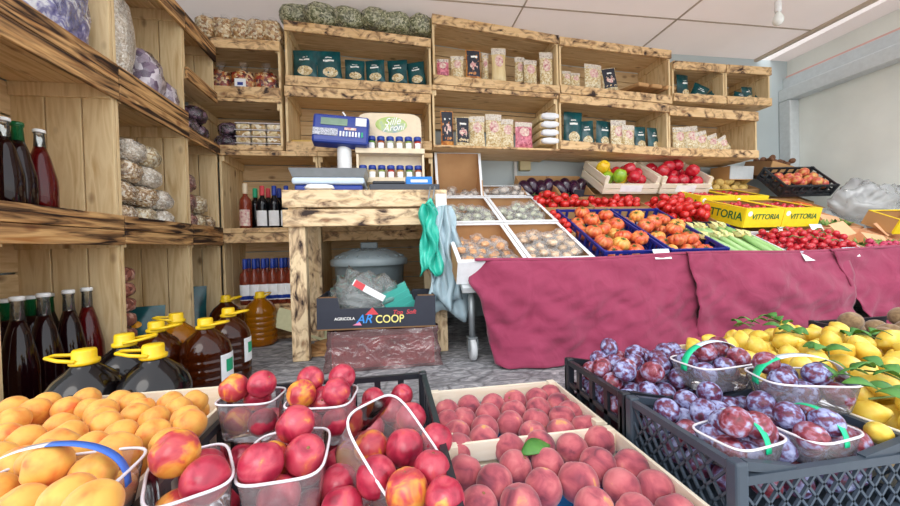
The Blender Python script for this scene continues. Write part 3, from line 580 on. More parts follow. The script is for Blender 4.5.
# ------------------------------------------------------------------ stand with scale
st = empty('wooden_stand', 'rough scorched wooden stand carrying the weighing scale', 'stand', T(-.1, 1.92, 0))
X0, X1, D = -.40, .40, .5
W_ = stand_wood[0]
MB().box(X0-.01, X1, -.02, 0, .762, .848).build('front_board', W_, st, bevel=.004)
MB().box(X0-.01, X1, -.02, 0, .668, .752).build('front_board', W_, st, bevel=.004)
mb = MB()
for i in range(4): mb.box(X0-.01, X1, .002+D*i/4, D*(i+1)/4-.004, .83, .85)
mb.build('top_boards', W_, st, bevel=.003)
for sx, sy in ((X0+.01, .0), (X1-.09, .0), (X0+.01, D-.08), (X1-.09, D-.08)):
    MB().box(sx, sx+.08, sy+.001, sy+.061, .001, .829).build('post', stand_wood[2], st, bevel=.005)
mb = MB(); mb.box(X0-.01, X0+.008, .002, D, .70, .75); mb.build('side_rail', W_, st, bevel=.003)
mb = MB(); mb.box(X1-.018, X1, .002, D, .70, .75); mb.build('side_rail', W_, st, bevel=.003)
# scale
sc = empty('weighing_scale', 'blue shop scale with display head on a white column', 'scale', T(-.30, 2.13, .851))
MB().box(-.17, .17, -.15, .15, .003, .036).build('base', M['navy'], sc, bevel=.01)
MB().box(-.18, .18, -.165, .14, .037, .072).build('base_band', M['scale_white'], sc, bevel=.012)
mb = MB(); mb.add([(-.175, -.155, .076), (.175, -.155, .076), (.175, .12, .076), (-.175, .12, .076), (-.19, -.165, .118), (.19, -.165, .118), (.19, .125, .118), (-.19, .125, .118)], [(3, 2, 1, 0), (0, 1, 5, 4), (1, 2, 6, 5), (2, 3, 7, 6), (3, 0, 4, 7)])
mb.build('tray', M['grey_tray'], sc, solid=.006)
MB().lathe([(.045, .09), (.042, .1), (.040, .3), (.043, .31)], 24, (.055, .1, 0)).build('column', M['white_plastic'], sc, True)
hd = T(.045, .07, .375) @ R('Y', .06) @ R('X', -.22)
def hb(*a): return MB().box(*a, hd)
hb(-.155, .155, -.03, .05, -.085, .09).build('head', M['navy'], sc, bevel=.014)
hb(-.11, .035, -.0345, -.029, .02, .062).build('display', M['lcd'], sc)
hb(.08, .14, -.0345, -.029, .025, .075).build('sticker', M['white_card'], sc)
hb(-.15, -.015, -.0345, -.029, -.045, -.002).build('keypad', M['keys'], sc)
hb(.02, .085, -.0345, -.029, -.005, .01).build('red_note', M['print_pink'], sc)
for i in range(8):
    hb(-.005+i*.017, .005+i*.017, -.0345, -.029, -.045, -.014).build('key', M[['white_plastic', 'white_plastic', 'scale_white', 'white_plastic', 'white_plastic', 'white_plastic', 'scale_white', 'green_btn'][i]], sc, bevel=.001)
MB().bar(hd @ Vector((.03, .01, .085)), hd @ Vector((.0, .0, .125)), .014, .01).build('antenna', M['white_plastic'], sc, bevel=.003)
tag(lump_mesh(.14, .06, .03, 3, .25, 5).build('paper_bag', M['paper'], None, True), 'crumpled white paper in front of the scale', 'paper').matrix_world = T(-.34, 1.94, .851)
db = empty('cash_tray', 'flat dark tray next to the scale', 'tray', T(.07, 2.05, .851))
MB().box(-.165, .2, -.1, .1, 0, .035).build('tray_base', M['dark_box'], db, bevel=.006)
MB().box(-.15, .02, -.08, .08, .0355, .055).build('tray_lid', M['black_plastic'], db, bevel=.008)
bb = empty('blue_box', 'small bright blue box lying on the dark tray', 'box', T(.165, 2.03, .8865))
MB().box(-.07, .07, -.045, .045, 0, .045).build('carton', M['bright_blue'], bb, bevel=.003)
MB().box(-.045, .045, -.0462, -.0452, .014, .028).build('print', M['white_ink'], bb)
# spice rack
rk = empty('spice_rack', 'cream wooden spice rack with a rounded top and green oval sign', 'rack', T(.02, 2.27, .851))
RW = .19
prof = []
for k in range(13):
    a = PI*k/12; prof.append((-math.copysign(abs(math.cos(a))**.35, math.cos(a))*RW, .44+.075*math.sin(a)**.6))
pts = [(-RW, 0)] + prof + [(RW, 0)]
n = len(pts)
MB().add([(x, y, z) for y in (0, .012) for x, z in pts], [tuple(range(n)), tuple(range(2*n-1, n-1, -1))] + [(i, i+n, (i+1) % n+n, (i+1) % n) for i in range(n)]).build('back_board', M['cream'], rk)
for z in (.085, .255):
    MB().box(-RW-.01, RW+.01, -.07, -.001, z, z+.012).build('shelf', M['cream'], rk, bevel=.002)
    MB().box(-RW-.01, RW+.01, -.078, -.0705, z, z+.03).build('shelf_lip', M['cream'], rk, bevel=.002)
for s in (-1, 1): MB().box(s*RW-.006, s*RW+.006, -.07, -.001, 0.001, .25).build('side_board', M['cream'], rk)
MB().grid(28, 2, lambda u, v: Vector((.01+.095*v*math.cos(2*PI*u), -.0015, .445+.048*v*math.sin(2*PI*u)))).build('oval_sign', M['oval'], rk)
text_mesh('lettering', 'Sille', .06, M['white_ink'], rk, T(.015, -.003, .463) @ R('Y', -.12) @ FACE, shear=.45)
text_mesh('lettering', 'Aroni', .055, M['white_ink'], rk, T(.02, -.003, .426) @ R('Y', -.12) @ FACE, shear=.45)
spice_cols = ['#b8894a', '#8c9a4c', '#b8c2a0', '#5e8a3a', '#b03a2a', '#c9b48a', '#a0522a']
spm = [noisy('spice_%d' % i, [(.3, c), (.7, c)], 60, .5) for i, c in enumerate(spice_cols)]
for sh, z in enumerate((.267, .097)):
    for j in range(7):
        x = .02-.162+j*.054
        r_ = empty('spice_jar', 'blue-capped spice jar, %s from the left on the %s rack shelf' % (ORD[j], ['upper', 'lower'][sh]), 'jar', T(x, 2.27-.036, .852+z), 'blue-capped spice jars')
        MB().lathe([(.019, 0), (.021, .004), (.021, .062), (.016, .068)], 16).build('jar_body', spm[(j*3+sh*2) % 7], r_, True)
        MB().lathe([(.0215, .069), (.0225, .071), (.0225, .09), (.02, .093)], 16).build('cap', M['blue_cap'], r_, True)
        MB().grid(8, 1, lambda u, v: Vector((math.cos(-PI/2-.9+1.8*u)*.0215, math.sin(-PI/2-.9+1.8*u)*.0215, .012+.042*v))).build('label', M['paper'], r_, True)
p = at(313, 141, Y=2.62)
tag(MB().box(-.1, .1, -.05, .05, 0, .07).build('tan_carton', flat('tan_yellow_card', '#d3b05e', .7), bevel=.003), 'yellowish carton on the crate shelf behind the scale', 'carton').location = (p.x-.02, 2.6, 1.206)

# under the stand
tc = empty('trash_can', 'grey round plastic bin with a ribbed lid under the stand', 'bin', T(-.12, 2.235, .001))
MB().lathe([(.165, 0), (.17, .01), (.2, .46), (.21, .465)], 40).build('bin_body', M['trash'], tc, True)
MB().lathe([(.218, .455), (.222, .46), (.222, .49), (.205, .5), (.15, .535), (.05, .55), (.001, .55)], 40).build('lid', M['trash'], tc, True)
mb = MB()
for k in range(20):
    a = 2*PI*k/20; mb.bar((.09*math.cos(a), .09*math.sin(a), .550), (.2*math.cos(a), .2*math.sin(a), .506), .012, .008)
mb.build('lid_rib', M['trash'], tc)
MB().box(-.05, .05, -.015, .015, .551, .59).build('lid_handle', M['trash'], tc, bevel=.008)
pc = empty('film_wrapped_crate', 'low red crate wrapped in crinkled clear film under the black carton', 'crate', T(-.04, 1.86, 0))
MB().box(-.235, .235, -.13, .13, .004, .15).build('crate_body', flat('dull_red_plastic', '#a03038', .5), pc, bevel=.008)
def wrap(u, v):
    a = 2*PI*u; c, s = math.cos(a), math.sin(a); k = max(abs(c), abs(s))
    x, y = c/k*.25, s/k*.145
    nz = .022*noise.noise((u*16, v*6, 3))+.014*noise.noise((u*34, v*14, 7))
    fl = 1+.08*(1-v)**2
    return Vector((x*(fl+nz*2), y*(fl+nz*4), .003+.18*v+.01*noise.noise((u*12, 4, 4))*v))
MB().grid(96, 10, wrap).build('film', M['pinkfilm'], pc, True)
cb = empty('fruit_carton', 'black printed fruit carton reading COOP, full of bags, under the stand', 'carton', T(-.065, 1.86, .187) @ R('Y', .02))
bw, bd, bh = .265, .15, .145
MB().box(-bw, bw, -bd, bd, 0, .006).build('bottom', M['card_dark'], cb)
def notch(y):
    pts = [(-bw, .006), (bw, .006), (bw, bh), (bw-.09, bh), (bw-.1, bh-.05), (-bw+.1, bh-.05), (-bw+.09, bh), (-bw, bh)]
    n = len(pts)
    return MB().add([(x, yy, z) for yy in (y, y+.005) for x, z in pts], [tuple(range(n)), tuple(range(2*n-1, n-1, -1))]+[(i, i+n, (i+1) % n+n, (i+1) % n) for i in range(n)])
notch(-bd).build('front_panel', M['black_card'], cb); notch(bd-.005).build('back_panel', M['black_card'], cb)
for s in (-1, 1): MB().box(s*bw-(.005 if s > 0 else 0), s*bw+(.005 if s < 0 else 0), -bd+.006, bd-.006, .006, bh).build('side_panel', M['black_card'], cb); MB().box(s*bw-(.08 if s > 0 else 0), s*bw+(.08 if s < 0 else 0), -bd+.006, -bd+.05, bh-.005, bh).build('corner_flap', M['card_dark'], cb)
ft = lambda x, z: T(x, -bd-.0012, z) @ FACE
text_mesh('lettering', 'COOP', .05, M['yellow_ink'], cb, ft(.055, .042), sx=.9)
text_mesh('lettering', 'AR', .055, M['blue_ink'], cb, ft(-.06, .045), shear=.3)
text_mesh('small_lettering', 'AGRICOLA', .018, M['white_ink'], cb, ft(-.145, .05))
text_mesh('script_lettering', 'Top  Soft', .028, M['red_ink'], cb, ft(.12, .072), shear=.3)
MB().add([(-.055, -bd-.0012, .065), (.005, -bd-.0012, .065), (-.022, -bd-.0012, .098)], [(0, 1, 2)]).build('emblem', M['red_ink'], cb, solid=.0005)
MB().add([(-.11, -bd-.0012, .02), (-.07, -bd-.0012, .018), (-.08, -bd-.0012, .034)], [(0, 1, 2)]).build('emblem', M['pink_ink'], cb, solid=.0005)
# contents of the carton
def blob(w, d, h, seed, amp=.35, fr=3):
    return MB().ball(lambda p: Vector((p.x*w/2, p.y*d/2, h/2+p.z*h/2))*(1+amp*noise.noise(p*fr+Vector((seed, 0, 0)))+amp*.4*noise.noise(p*fr*3+Vector((seed, 4, 0)))), 30, 20)
tag(blob(.31, .22, .21, 3).build('clear_bag', M['softfilm'], None, True), 'crumpled clear bag spilling over the black carton', 'bag').location = (-.13, 1.85, .215)
tag(lump_mesh(.2, .14, .06, 71, .2, 4).build('turquoise_bag', M['teal_bag'], None, True), 'turquoise bags stuffed in the black carton', 'bag').location = (-.02, 1.86, .2)
pn = empty('turquoise_punnets', 'stack of turquoise punnets leaning in the black carton', 'punnet stack', T(.08, 1.83, .2) @ R('Y', -.45))
for k in range(5):
    q = .05+.004*k
    MB().add([(-.06, -.045, .03*k), (.06, -.045, .03*k), (.06, .045, .03*k), (-.06, .045, .03*k), (-.07, -.055, .03*k+.05), (.07, -.055, .03*k+.05), (.07, .055, .03*k+.05), (-.07, .055, .03*k+.05)], [(3, 2, 1, 0), (0, 1, 5, 4), (1, 2, 6, 5), (2, 3, 7, 6), (3, 0, 4, 7)]).build('punnet', M['teal_mesh'], pn, solid=.002)
lb = empty('bag_label', 'white and red label strip on top of the clear bag', 'label', T(-.1, 1.74, .36) @ R('Y', .55))
MB().grid(8, 1, lambda u, v: Vector(((u-.5)*.16, -.01*math.sin(PI*u), (v-.5)*.03))).build('strip', M['paper'], lb, solid=.001)
MB().grid(4, 1, lambda u, v: Vector(((u-.5)*.05-.05, -.01*math.sin(PI*(u*.3+.05))-.0012, (v-.5)*.03))).build('red_mark', M['red_ink'], lb)
# clutter behind
for k in range(4):
    tag(MB().box(-.1, .1, -.07, .07, 0, .012).build('cardboard_scrap', M['card'], bevel=.001), 'cardboard scrap %s on the floor behind the stand post' % ['at the bottom', 'second from the bottom', 'third from the bottom', 'at the top'][k], 'cardboard', 'cardboard scraps on the floor').matrix_world = T(-.36+.02*k, 2.06+.02*k, .002+.014*k) @ R('Z', .3*k)
tag(MB().box(-.17, .17, -.004, .004, -.06, .06).build('striped_carton', flat('pale_leaf_print', '#c6c49a', .6), bevel=.001), 'pale printed carton leaning behind the stand post', 'carton').matrix_world = T(-.53, 2.36, .10) @ R('Y', .35) @ R('X', -.35)
# hanging bags
hk = empty('bag_hook', 'metal hook at the right end of the stand', 'hook', T(.225, 1.885, .845))
MB().tube([(-.01, .03, .012), (-.012, 0, .014), (-.02, -.012, -.02), (-.03, -.02, -.07), (-.025, -.035, -.085), (-.012, -.035, -.07)], .004, 6).build('wire', M['steel_dark'], hk, True)
MB().tube([(.012, .03, .012), (.01, 0, .014), (.003, -.012, -.02), (-.008, -.02, -.08)], .004, 6).build('wire', M['steel_dark'], hk, True)
def hang(u, v, w0, w1, h, seed, fold):
    w = w0+(w1-w0)*v**.7
    return Vector(((u-.5)*w+.02*v*math.sin(seed)+.03*noise.noise((u*2, v*4, seed)), -.012*math.sin(u*fold*PI+seed)*(.4+.6*v)-.045*noise.noise((u*4+seed, v*3.5, seed*3))-.02*math.sin(PI*u), -h*v*(1+.06*math.sin(u*9+seed))))
hg = empty('carrier_bags', 'pale blue translucent carrier bags hanging from the stand hook', 'bags', T(.27, 1.87, .76))
MB().grid(20, 16, lambda u, v: hang(u, v, .09, .22, .56, 1, 5)).build('bag_sheet', M['bluefilm'], hg, True, solid=.004)
MB().grid(20, 16, lambda u, v: hang(u, v, .07, .16, .50, 3, 6)+Vector((.01, -.012, .0))).build('bag_sheet', M['bluefilm'], hg, True, solid=.004)
MB().box(-.035, .02, -.016, .0, -.01, .06).build('bag_header', M['white_card'], hg, bevel=.003)
hg2 = empty('turquoise_carrier_bag', 'turquoise carrier bag hanging in front of the pale blue bags', 'bag', T(.19, 1.84, .765))
MB().grid(20, 16, lambda u, v: hang(u, v, .05, .13, .34, 2, 7)).build('bag_sheet', M['teal_bag'], hg2, True, solid=.006)
MB().tube([(0, .0, .0), (.015, .01, .025), (.03, .012, -.01)], .012, 8).build('bag_handle', M['teal_bag'], hg2, True)

# ------------------------------------------------------------------ sloping display table
KS = .5; AL = math.atan(KS); DROP = .12
def rimz(Y): return .475+KS*(Y-1.65)
def plane_m(x, Y, off=0.):   # point on the base plane of the table (off along its normal)
    n = Vector((0, -math.sin(AL), math.cos(AL)))
    return T(x, Y+n.y*(off-DROP), rimz(Y)+n.z*(off-DROP)) @ R('X', AL)
tb = empty('display_table', 'sloping metal display table on wheels under the crimson cloths', 'table', T(.37, 1.68, 0))
cA = math.cos(AL); 
MB().box(-.04, 3.2, -.02, 1.02/cA, -.03, -.003, T(0, 0, 0) @ Matrix.Translation((0, plane_m(0, 1.65).to_translation().y-1.68, plane_m(0, 1.65).to_translation().z)) @ R('X', AL)).build('table_top', M['steel'], tb)
for x in (.01, 1.6, 3.1):
    for y, h in ((.06, .335), (.98, .80)):
        lg = MB().tube([(x, y, .09), (x, y, h)], .016, 10).build('leg', M['steel_dark'], tb, True)
        MB().lathe([(.02, -.014), (.05, -.014), (.054, -.009), (.054, .009), (.05, .014), (.02, .014)], 24, mtx=T(x, y, .055) @ R('Y', PI/2)).build('wheel', M['rubber'], lg, True)
        MB().box(x-.024, x-.018, y-.02, y+.02, .05, .11).box(x+.018, x+.024, y-.02, y+.02, .05, .11).box(x-.024, x+.024, y-.02, y+.02, .105, .115).build('fork', M['steel_dark'], lg)
# cloths
def cloth(label, x0, x1, ytop, hem, seed, left=False, slant=0, flare=.1):
    def fn(u, v):
        x = x0+(x1-x0)*u
        hz = hem(u); zt = .478+.006*math.sin(x*5)
        z = zt+(hz-zt)*v
        f = .034*noise.noise((x*3.2+seed+v*1.1, v*1.6, seed))+.022*noise.noise((x*7-v*3, v*3.5, seed+5))+.009*noise.noise((x*16+v*8, v*12, seed+2))
        y = ytop-flare*v**1.3+f*min(1, .25+v*1.3)*1.5
        y -= .03*math.sin(PI*min(1, v*1.5))*math.exp(-((u-.45)/.25)**2)
        if left:
            k = max(0, 1-u/.12); x += (.10*v**.7-.03)*k*(1 if v > .25 else v*4); y += .06*k*k
            x -= .03*math.exp(-((v-.22)/.09)**2)*k
        x += slant*v
        return Vector((x, y, z))
    o = MB().grid(int((x1-x0)*70), 40, fn); ov = []
    o.grid(int((x1-x0)*40), 3, lambda u, v: Vector((x0+(x1-x0)*u, ytop+.025*v+.002, .478+.006*math.sin((x0+(x1-x0)*u)*5)+(.012*math.sin(PI*v)-.0*v))))
    return tag(o.build('tablecloth', M['cloth'], None, True, solid=.004), label, 'tablecloth', 'crimson cloths hiding the table')
cloth('crimson cloth with a rounded hem at the left end of the table', .385, 1.50, 1.645, lambda u: .006+.05*max(0, (u-.62))**1.0*2+.03*max(0, .1-u)*3-.0, 1, True)
cloth('crimson cloth along the middle of the table', 1.47, 2.44, 1.632, lambda u: .006, 11)
cloth('crimson cloth at the right end, its edge slanting over the middle one', 2.33, 3.56, 1.622, lambda u: .01, 23, slant=.20)

# generic tray / box on the slope
def open_box(name, label, cat, x0, x1, y0, y1, h, out, inn=None, off=0, rimw=0, wall=.006, group=None, hfront=None, hback=None, mtx=None, rimm=None, textpanel=None):
    m = mtx if mtx is not None else plane_m(x0, y0, off)
    root = empty(name, label, cat, m, group)
    w = x1-x0; d = (y1-y0)/cA if mtx is None else y1-y0
    hf = hfront or h; hk = hback or h
    inn = inn or out
    MB().box(0, w, 0, d, 0, .006).build('bottom', inn, root)
    MB().box(0, w, 0, wall, .006, hf).build('front_panel', out, root)
    MB().box(0, w, d-wall, d, .006, hk).build('back_panel', inn, root)
    MB().add([(0, wall, .006), (wall, wall, .006), (wall, d-wall, .006), (0, d-wall, .006), (0, wall, hf), (wall, wall, hf), (wall, d-wall, hk), (0, d-wall, hk)], [(3, 2, 1, 0), (4, 5, 6, 7), (0, 1, 5, 4), (1, 2, 6, 5), (2, 3, 7, 6), (3, 0, 4, 7)]).build('side_panel', inn, root)
    MB().add([(w-wall, wall, .006), (w, wall, .006), (w, d-wall, .006), (w-wall, d-wall, .006), (w-wall, wall, hf), (w, wall, hf), (w, d-wall, hk), (w-wall, d-wall, hk)], [(3, 2, 1, 0), (4, 5, 6, 7), (0, 1, 5, 4), (1, 2, 6, 5), (2, 3, 7, 6), (3, 0, 4, 7)]).build('side_panel', inn, root)
    if rimw:
        mb = MB(); e = .003
        mb.box(-.002, w+.002, -.004, rimw, hf+.0005, hf+e); 
        mb.bar((rimw/2, rimw, hf+e/2), (rimw/2, d-rimw, hk+e/2), rimw, e).bar((w-rimw/2, rimw, hf+e/2), (w-rimw/2, d-rimw, hk+e/2), rimw, e).box(-.002, w+.002, d-rimw, d, hk+.0005, hk+e)
        mb.build('rim', rimm or out, root)
        MB().box(0, w, -.0045, -.0005, .0, hf).build('front_face', rimm or out, root)
    return root, m, w, d
def pack(n, r, x0, x1, y0, y1, z0, seed, tries=14, dome=0., zmax=9):
    g = random.Random(seed); P = []
    for _ in range(n):
        best = None
        for _ in range(tries):
            x = g.uniform(x0+r, x1-r); y = g.uniform(y0+r, y1-r); z = z0+r
            for (a, b, c, q) in P:
                d2 = (a-x)**2+(b-y)**2; s = (q+r)*.97
                if d2 < s*s: z = max(z, c+math.sqrt(s*s-d2))
            sc_ = z+dome*(((x-(x0+x1)/2)/(x1-x0))**2+((y-(y0+y1)/2)/(y1-y0))**2)*4
            if best is None or sc_ < best[0]: best = (sc_, x, y, z)
        if best[3] < zmax: P.append((best[1], best[2], best[3], r))
    return P
def rrot(g): return Matrix.Rotation(g.uniform(0, 6.28), 4, 'Z') @ Matrix.Rotation(g.uniform(-1.2, 1.2), 4, 'X') @ Matrix.Rotation(g.uniform(-1.2, 1.2), 4, 'Y')
# fruit meshes, unit radius
def fruit(fn, name, m, nu=20, nv=14): return MB().ball(fn, nu, nv).mesh(name, m, True)
def stone_fn(seed, el=1.0, groove=.07):
    def fn(p):
        a = math.atan2(p.y, p.x); k = 1-groove*math.exp(-(a/.22)**2)*math.sqrt(max(0, 1-p.z*p.z))+.03*noise.noise(p*1.4+Vector((seed, 0, 0)))
        dz = -.16*math.exp(-((1-p.z)/.05)) 
        return Vector((p.x*k, p.y*k, (p.z*k+dz)*el))
    return fn
def lemon_fn(seed):
    def fn(p):
        k = 1+.03*noise.noise(p*2+Vector((seed, 0, 0))); tip = .2*max(0, (abs(p.z)-.88)/.12)
        return Vector((p.x*.86*k, p.y*.86*k, math.copysign(abs(p.z)*1.12+tip, p.z)))
    return fn
def rib_fn(n, depth, flatt):
    def fn(p):
        a = math.atan2(p.y, p.x); rr = math.sqrt(max(0, 1-p.z*p.z)); k = 1-depth*abs(math.sin(a*n/2))**.7*0-depth*(1-abs(math.cos(a*n/2)))**1.5
        dz = -.25*math.exp(-((1-p.z)/.06))*(p.z > 0)
        return Vector((p.x*(k if rr > .05 else 1), p.y*(k if rr > .05 else 1), (p.z+dz)*flatt))
    return fn
FM = {}
for nm, m, el, gr in (('apricot', 'apricot', 1.0, .06), ('nectarine', 'nectarine', 1.0, .06), ('nectarine_y', 'nectarine_y', 1.02, .05), ('peach', 'peach', .98, .07), ('plum', 'plum', 1.14, .04), ('plum_red', 'plum_red', 1.16, .04), ('apple', 'apple', .95, .0), ('potato', 'potato', 1.2, 0), ('kiwi', 'kiwi', 1.15, 0), ('tomato', 'tomato', .9, .0), ('cherry', 'cherry', 1.0, 0), ('longtom', 'tomato', 1.3, 0), ('mushroom', 'mushroom', .8, 0), ('radish', 'radish', 1, 0)):
    small = nm in ('cherry', 'tomato', 'longtom', 'mushroom', 'radish', 'potato')
    FM[nm] = [fruit(stone_fn(i*3.1+len(nm), el, gr), nm, M[m], 14 if small else 28, 10 if small else 20) for i in range(3)]
FM['lemon'] = [fruit(lemon_fn(i*2.2), 'lemon', M['lemon'], 22, 16) for i in range(3)]
FM['beef'] = [fruit(rib_fn(8+i, .19, .74), 'ribbed_tomato', M['beef'], 54, 14) for i in range(4)]+[fruit(rib_fn(9, .2, .76), 'ribbed_tomato', M['beef_y'], 54, 14)]
FM['redpep'] = [fruit(rib_fn(4, .14, .95), 'pepper', M['redpep'], 32, 14)]; FM['yelpep'] = [fruit(rib_fn(4, .14, 1.1), 'pepper', M['yelpep'], 32, 14)]; FM['grnpep'] = [fruit(rib_fn(4, .14, 1.1), 'pepper', M['grnpep'], 32, 14)]
star = MB()
for k in range(6):
    a = 2*PI*k/6; star.add([(.06*math.cos(a+1.57), .06*math.sin(a+1.57), .0), (.42*math.cos(a), .42*math.sin(a), .02), (-.06*math.cos(a+1.57), -.06*math.sin(a+1.57), .0), (.2*math.cos(a), .2*math.sin(a), .07)], [(0, 1, 3), (1, 2, 3), (0, 3, 2)])
star.tube([(0, 0, 0), (.02, .02, .2)], .06, 6)
CAL = star.mesh('calyx', M['calyx'])
pit = MB().lathe([(.10, -.03), (.085, .0), (.03, .025), (.005, .05)], 8).mesh('stem', M['card_dark'], True)
def put(kind, name, cat, label, group, mtx, r, g, cal=None, var=None, stem=False):
    me = FM[kind][g.randrange(len(FM[kind])) if var is None else var]
    o = bpy.data.objects.new(name, me); C.objects.link(o); o.matrix_world = mtx @ Matrix.Scale(r, 4)
    tag(o, label, cat, group)
    if cal is not None:
        c = bpy.data.objects.new('calyx', CAL); C.objects.link(c); c.parent = o; c.location = (0, 0, cal)
    if stem:
        c = bpy.data.objects.new('stem', pit); C.objects.link(c); c.parent = o; c.location = (0, 0, .86)
    return o
def fill(kind, name, cat, label, group, m, P, seed, upright=False, cal=None, rs=1.0):
    g = random.Random(seed)
    for (x, y, z, r) in P:
        rot = (R('Z', g.uniform(0, 6.28)) @ R('X', g.uniform(-.5, .5)) @ R('Y', g.uniform(-.5, .5))) if upright else rrot(g)
        put(kind, name, cat, label, group, m @ T(x, y, z) @ rot, r*rs, g, cal)

# white trays with little wrapped sweets
def sweet_protos(m, seed):
    out = []
    for i in range(3):
        a = lump_mesh(1.35, 1.1, .8, seed+i, .35, 2.5, (12, 8)).mesh('sweet', m, True)
        b = MB().ball(lambda p: Vector((p.x*1.25*(1+.6*noise.noise(p*3+Vector((seed+i, 2, 2)))), p.y*1.05*(1+.6*noise.noise(p*3+Vector((seed+i, 6, 2)))), .5+p.z*.68*(1+.6*noise.noise(p*3.3+Vector((seed+i, 9, 2)))))), 14, 9).mesh('wrapper', M['wrapfilm'], False)
        out.append((a, b))
    return out
def sweets(P, m, mats, label, group, seed, r):
    g = random.Random(seed); pr = sweet_protos(mats, seed)
    for (x, y, z, q) in P:
        a, b = pr[g.randrange(3)]
        o = bpy.data.objects.new('wrapped_fruit', a); C.objects.link(o); o.matrix_world = m @ T(x, y, z-q) @ R('Z', g.uniform(0, 6.3)) @ R('X', g.uniform(-.4, .4)) @ Matrix.Scale(r, 4)
        tag(o, label, 'wrapped fruit', group)
        c = bpy.data.objects.new('wrapper', b); C.objects.link(c); c.parent = o
trays = [(.305, .645, 1.665, 2.065, 'dried', 'front row, left tray', 46), (.65, .99, 1.665, 2.065, 'dried_pink', 'front row, right tray', 62), (.34, .66, 2.085, 2.48, 'dried_green', 'middle row, left tray', 54), (.665, 1.0, 2.085, 2.48, 'dried_green', 'middle row, right tray', 54), (.66, 1.0, 2.495, 2.72, 'dried_white', 'back row, right tray', 32)]
for i, (a, b, c, d, m, s, n) in enumerate(trays):
    tight = i >= 2
    root, mm, w, dd = open_box('white_tray', 'white-rimmed cardboard tray of wrapped dried fruit, %s' % s, 'tray', a, b, c, d, .115, M['card'], M['inner'], rimw=.02, rimm=M['white_card'], group='white cardboard trays on the slope')
    P = pack(n, .026, .02, w-.02, .02, dd*.72 if not tight else dd*.8, .008, 100+i)
    sweets(P, mm, M[m], 'cellophane-wrapped dried fruit piece in the %s' % s, 'wrapped fruit, %s' % s, 10*i+3, .034)
root, mm, w, dd = open_box('deep_box', 'deep cardboard box with a tall back and white rim, back row left', 'box', .325, .655, 2.495, 2.70, .115, M['white_card'], M['inner'], rimw=.018, rimm=M['white_card'], hback=.36)
sweets(pack(20, .026, .02, w-.02, .02, dd*.8, .03, 130), mm, M['dried_white'], 'cellophane-wrapped dried fruit piece in the deep tall-backed box', 'wrapped fruit, deep box', 55, .034)

# plastic crates
def plastic_crate(label, m, w, d, h, mat, style='slots', group=None, cat='crate', t=.012, name='plastic_crate', low=None):
    root = empty(name, label, cat, m, group)
    mb = MB()
    mb.box(.004, w-.004, .004, d-.004, 0, .006)
    mb.build('base', mat, root)
    def wall(p0, p1, nm, hh):
        mb = MB(); p0 = Vector(p0); p1 = Vector(p1); L_ = (p1-p0).length; u = (p1-p0)/L_; z = Vector((0, 0, 1))
        def P(s, q): return p0+u*s+z*q
        mb.bar(P(0, hh-.007), P(L_, hh-.007), t, .014); mb.bar(P(0, .012), P(L_, .012), t*.8, .024)
        if style == 'lattice':
            n = max(3, int(L_/.028)); st_ = L_/n; b0, b1 = .024, hh-.014
            for i in range(-2, n+2):
                for sg in (1, -1):
                    s0 = i*st_; s1 = s0+sg*(b1-b0)*.8; q0, q1 = b0, b1
                    if s0 < 0 or s0 > L_: continue
                    if s1 < 0: q1 = b0+(b1-b0)*(s0/(s0-s1)); s1 = 0
                    if s1 > L_: q1 = b0+(b1-b0)*((L_-s0)/(s1-s0)); s1 = L_
                    mb.bar(P(s0, q0), P(s1, q1), .004, .0045, u.cross(z))
        else:
            n = max(3, int(L_/.06)); 
            for i in range(n+1): mb.bar(P(L_*i/n, .02), P(L_*i/n, hh-.01), t*.7, .016, u)
            mb.bar(P(0, hh*.45), P(L_, hh*.45), t*.7, .012)
        return mb.build(nm, mat, root, bevel=0)
    e = .008
    lo = low or h
    wall((e, e, 0), (w-e, e, 0), 'front_wall', lo); wall((e, d-e, 0), (w-e, d-e, 0), 'back_wall', lo)
    wall((e, e, 0), (e, d-e, 0), 'side_wall', h); wall((w-e, e, 0), (w-e, d-e, 0), 'side_wall', h)
    for x in (0, w-.022):
        for y in (0, d-.022):
            MB().box(x, x+.022, y, y+.022, .0, h+.004).build('corner_post', mat, root, bevel=.004)
            if low:
                x2 = x+.022 if x == 0 else x; dx = .09 if x == 0 else -.09
                MB().bar((x2, y+.011, h-.004), (x2+dx, y+.011, lo-.004), .012, .014).build('sloping_rail', mat, root)
    return root
for i, (a, b, s, n) in enumerate([(1.05, 1.415, 'left', 40), (1.425, 1.77, 'right', 40)]):
    mm = plane_m(a, 1.69)
    plastic_crate('blue plastic crate of ribbed tomatoes, %s of the pair' % s, mm, b-a, .6/1.0, .13, M['blue_plastic'], 'slots', 'blue plastic crates on the slope')
    P = pack(n, .043, .015, b-a-.015, .02, .58, .035, 140+i, tries=40, zmax=.135)
    fill('beef', 'ribbed_tomato', 'tomato', 'orange-red ribbed tomato in the %s blue crate' % s, 'ribbed tomatoes, %s blue crate' % s, mm, P, 7+i, True, .66, 1.08)
mm = plane_m(1.785, 1.655)
plastic_crate('blue plastic crate of courgettes with flowers', mm, .34, .43, .1, M['blue_plastic'], 'slots', 'blue plastic crates on the slope')
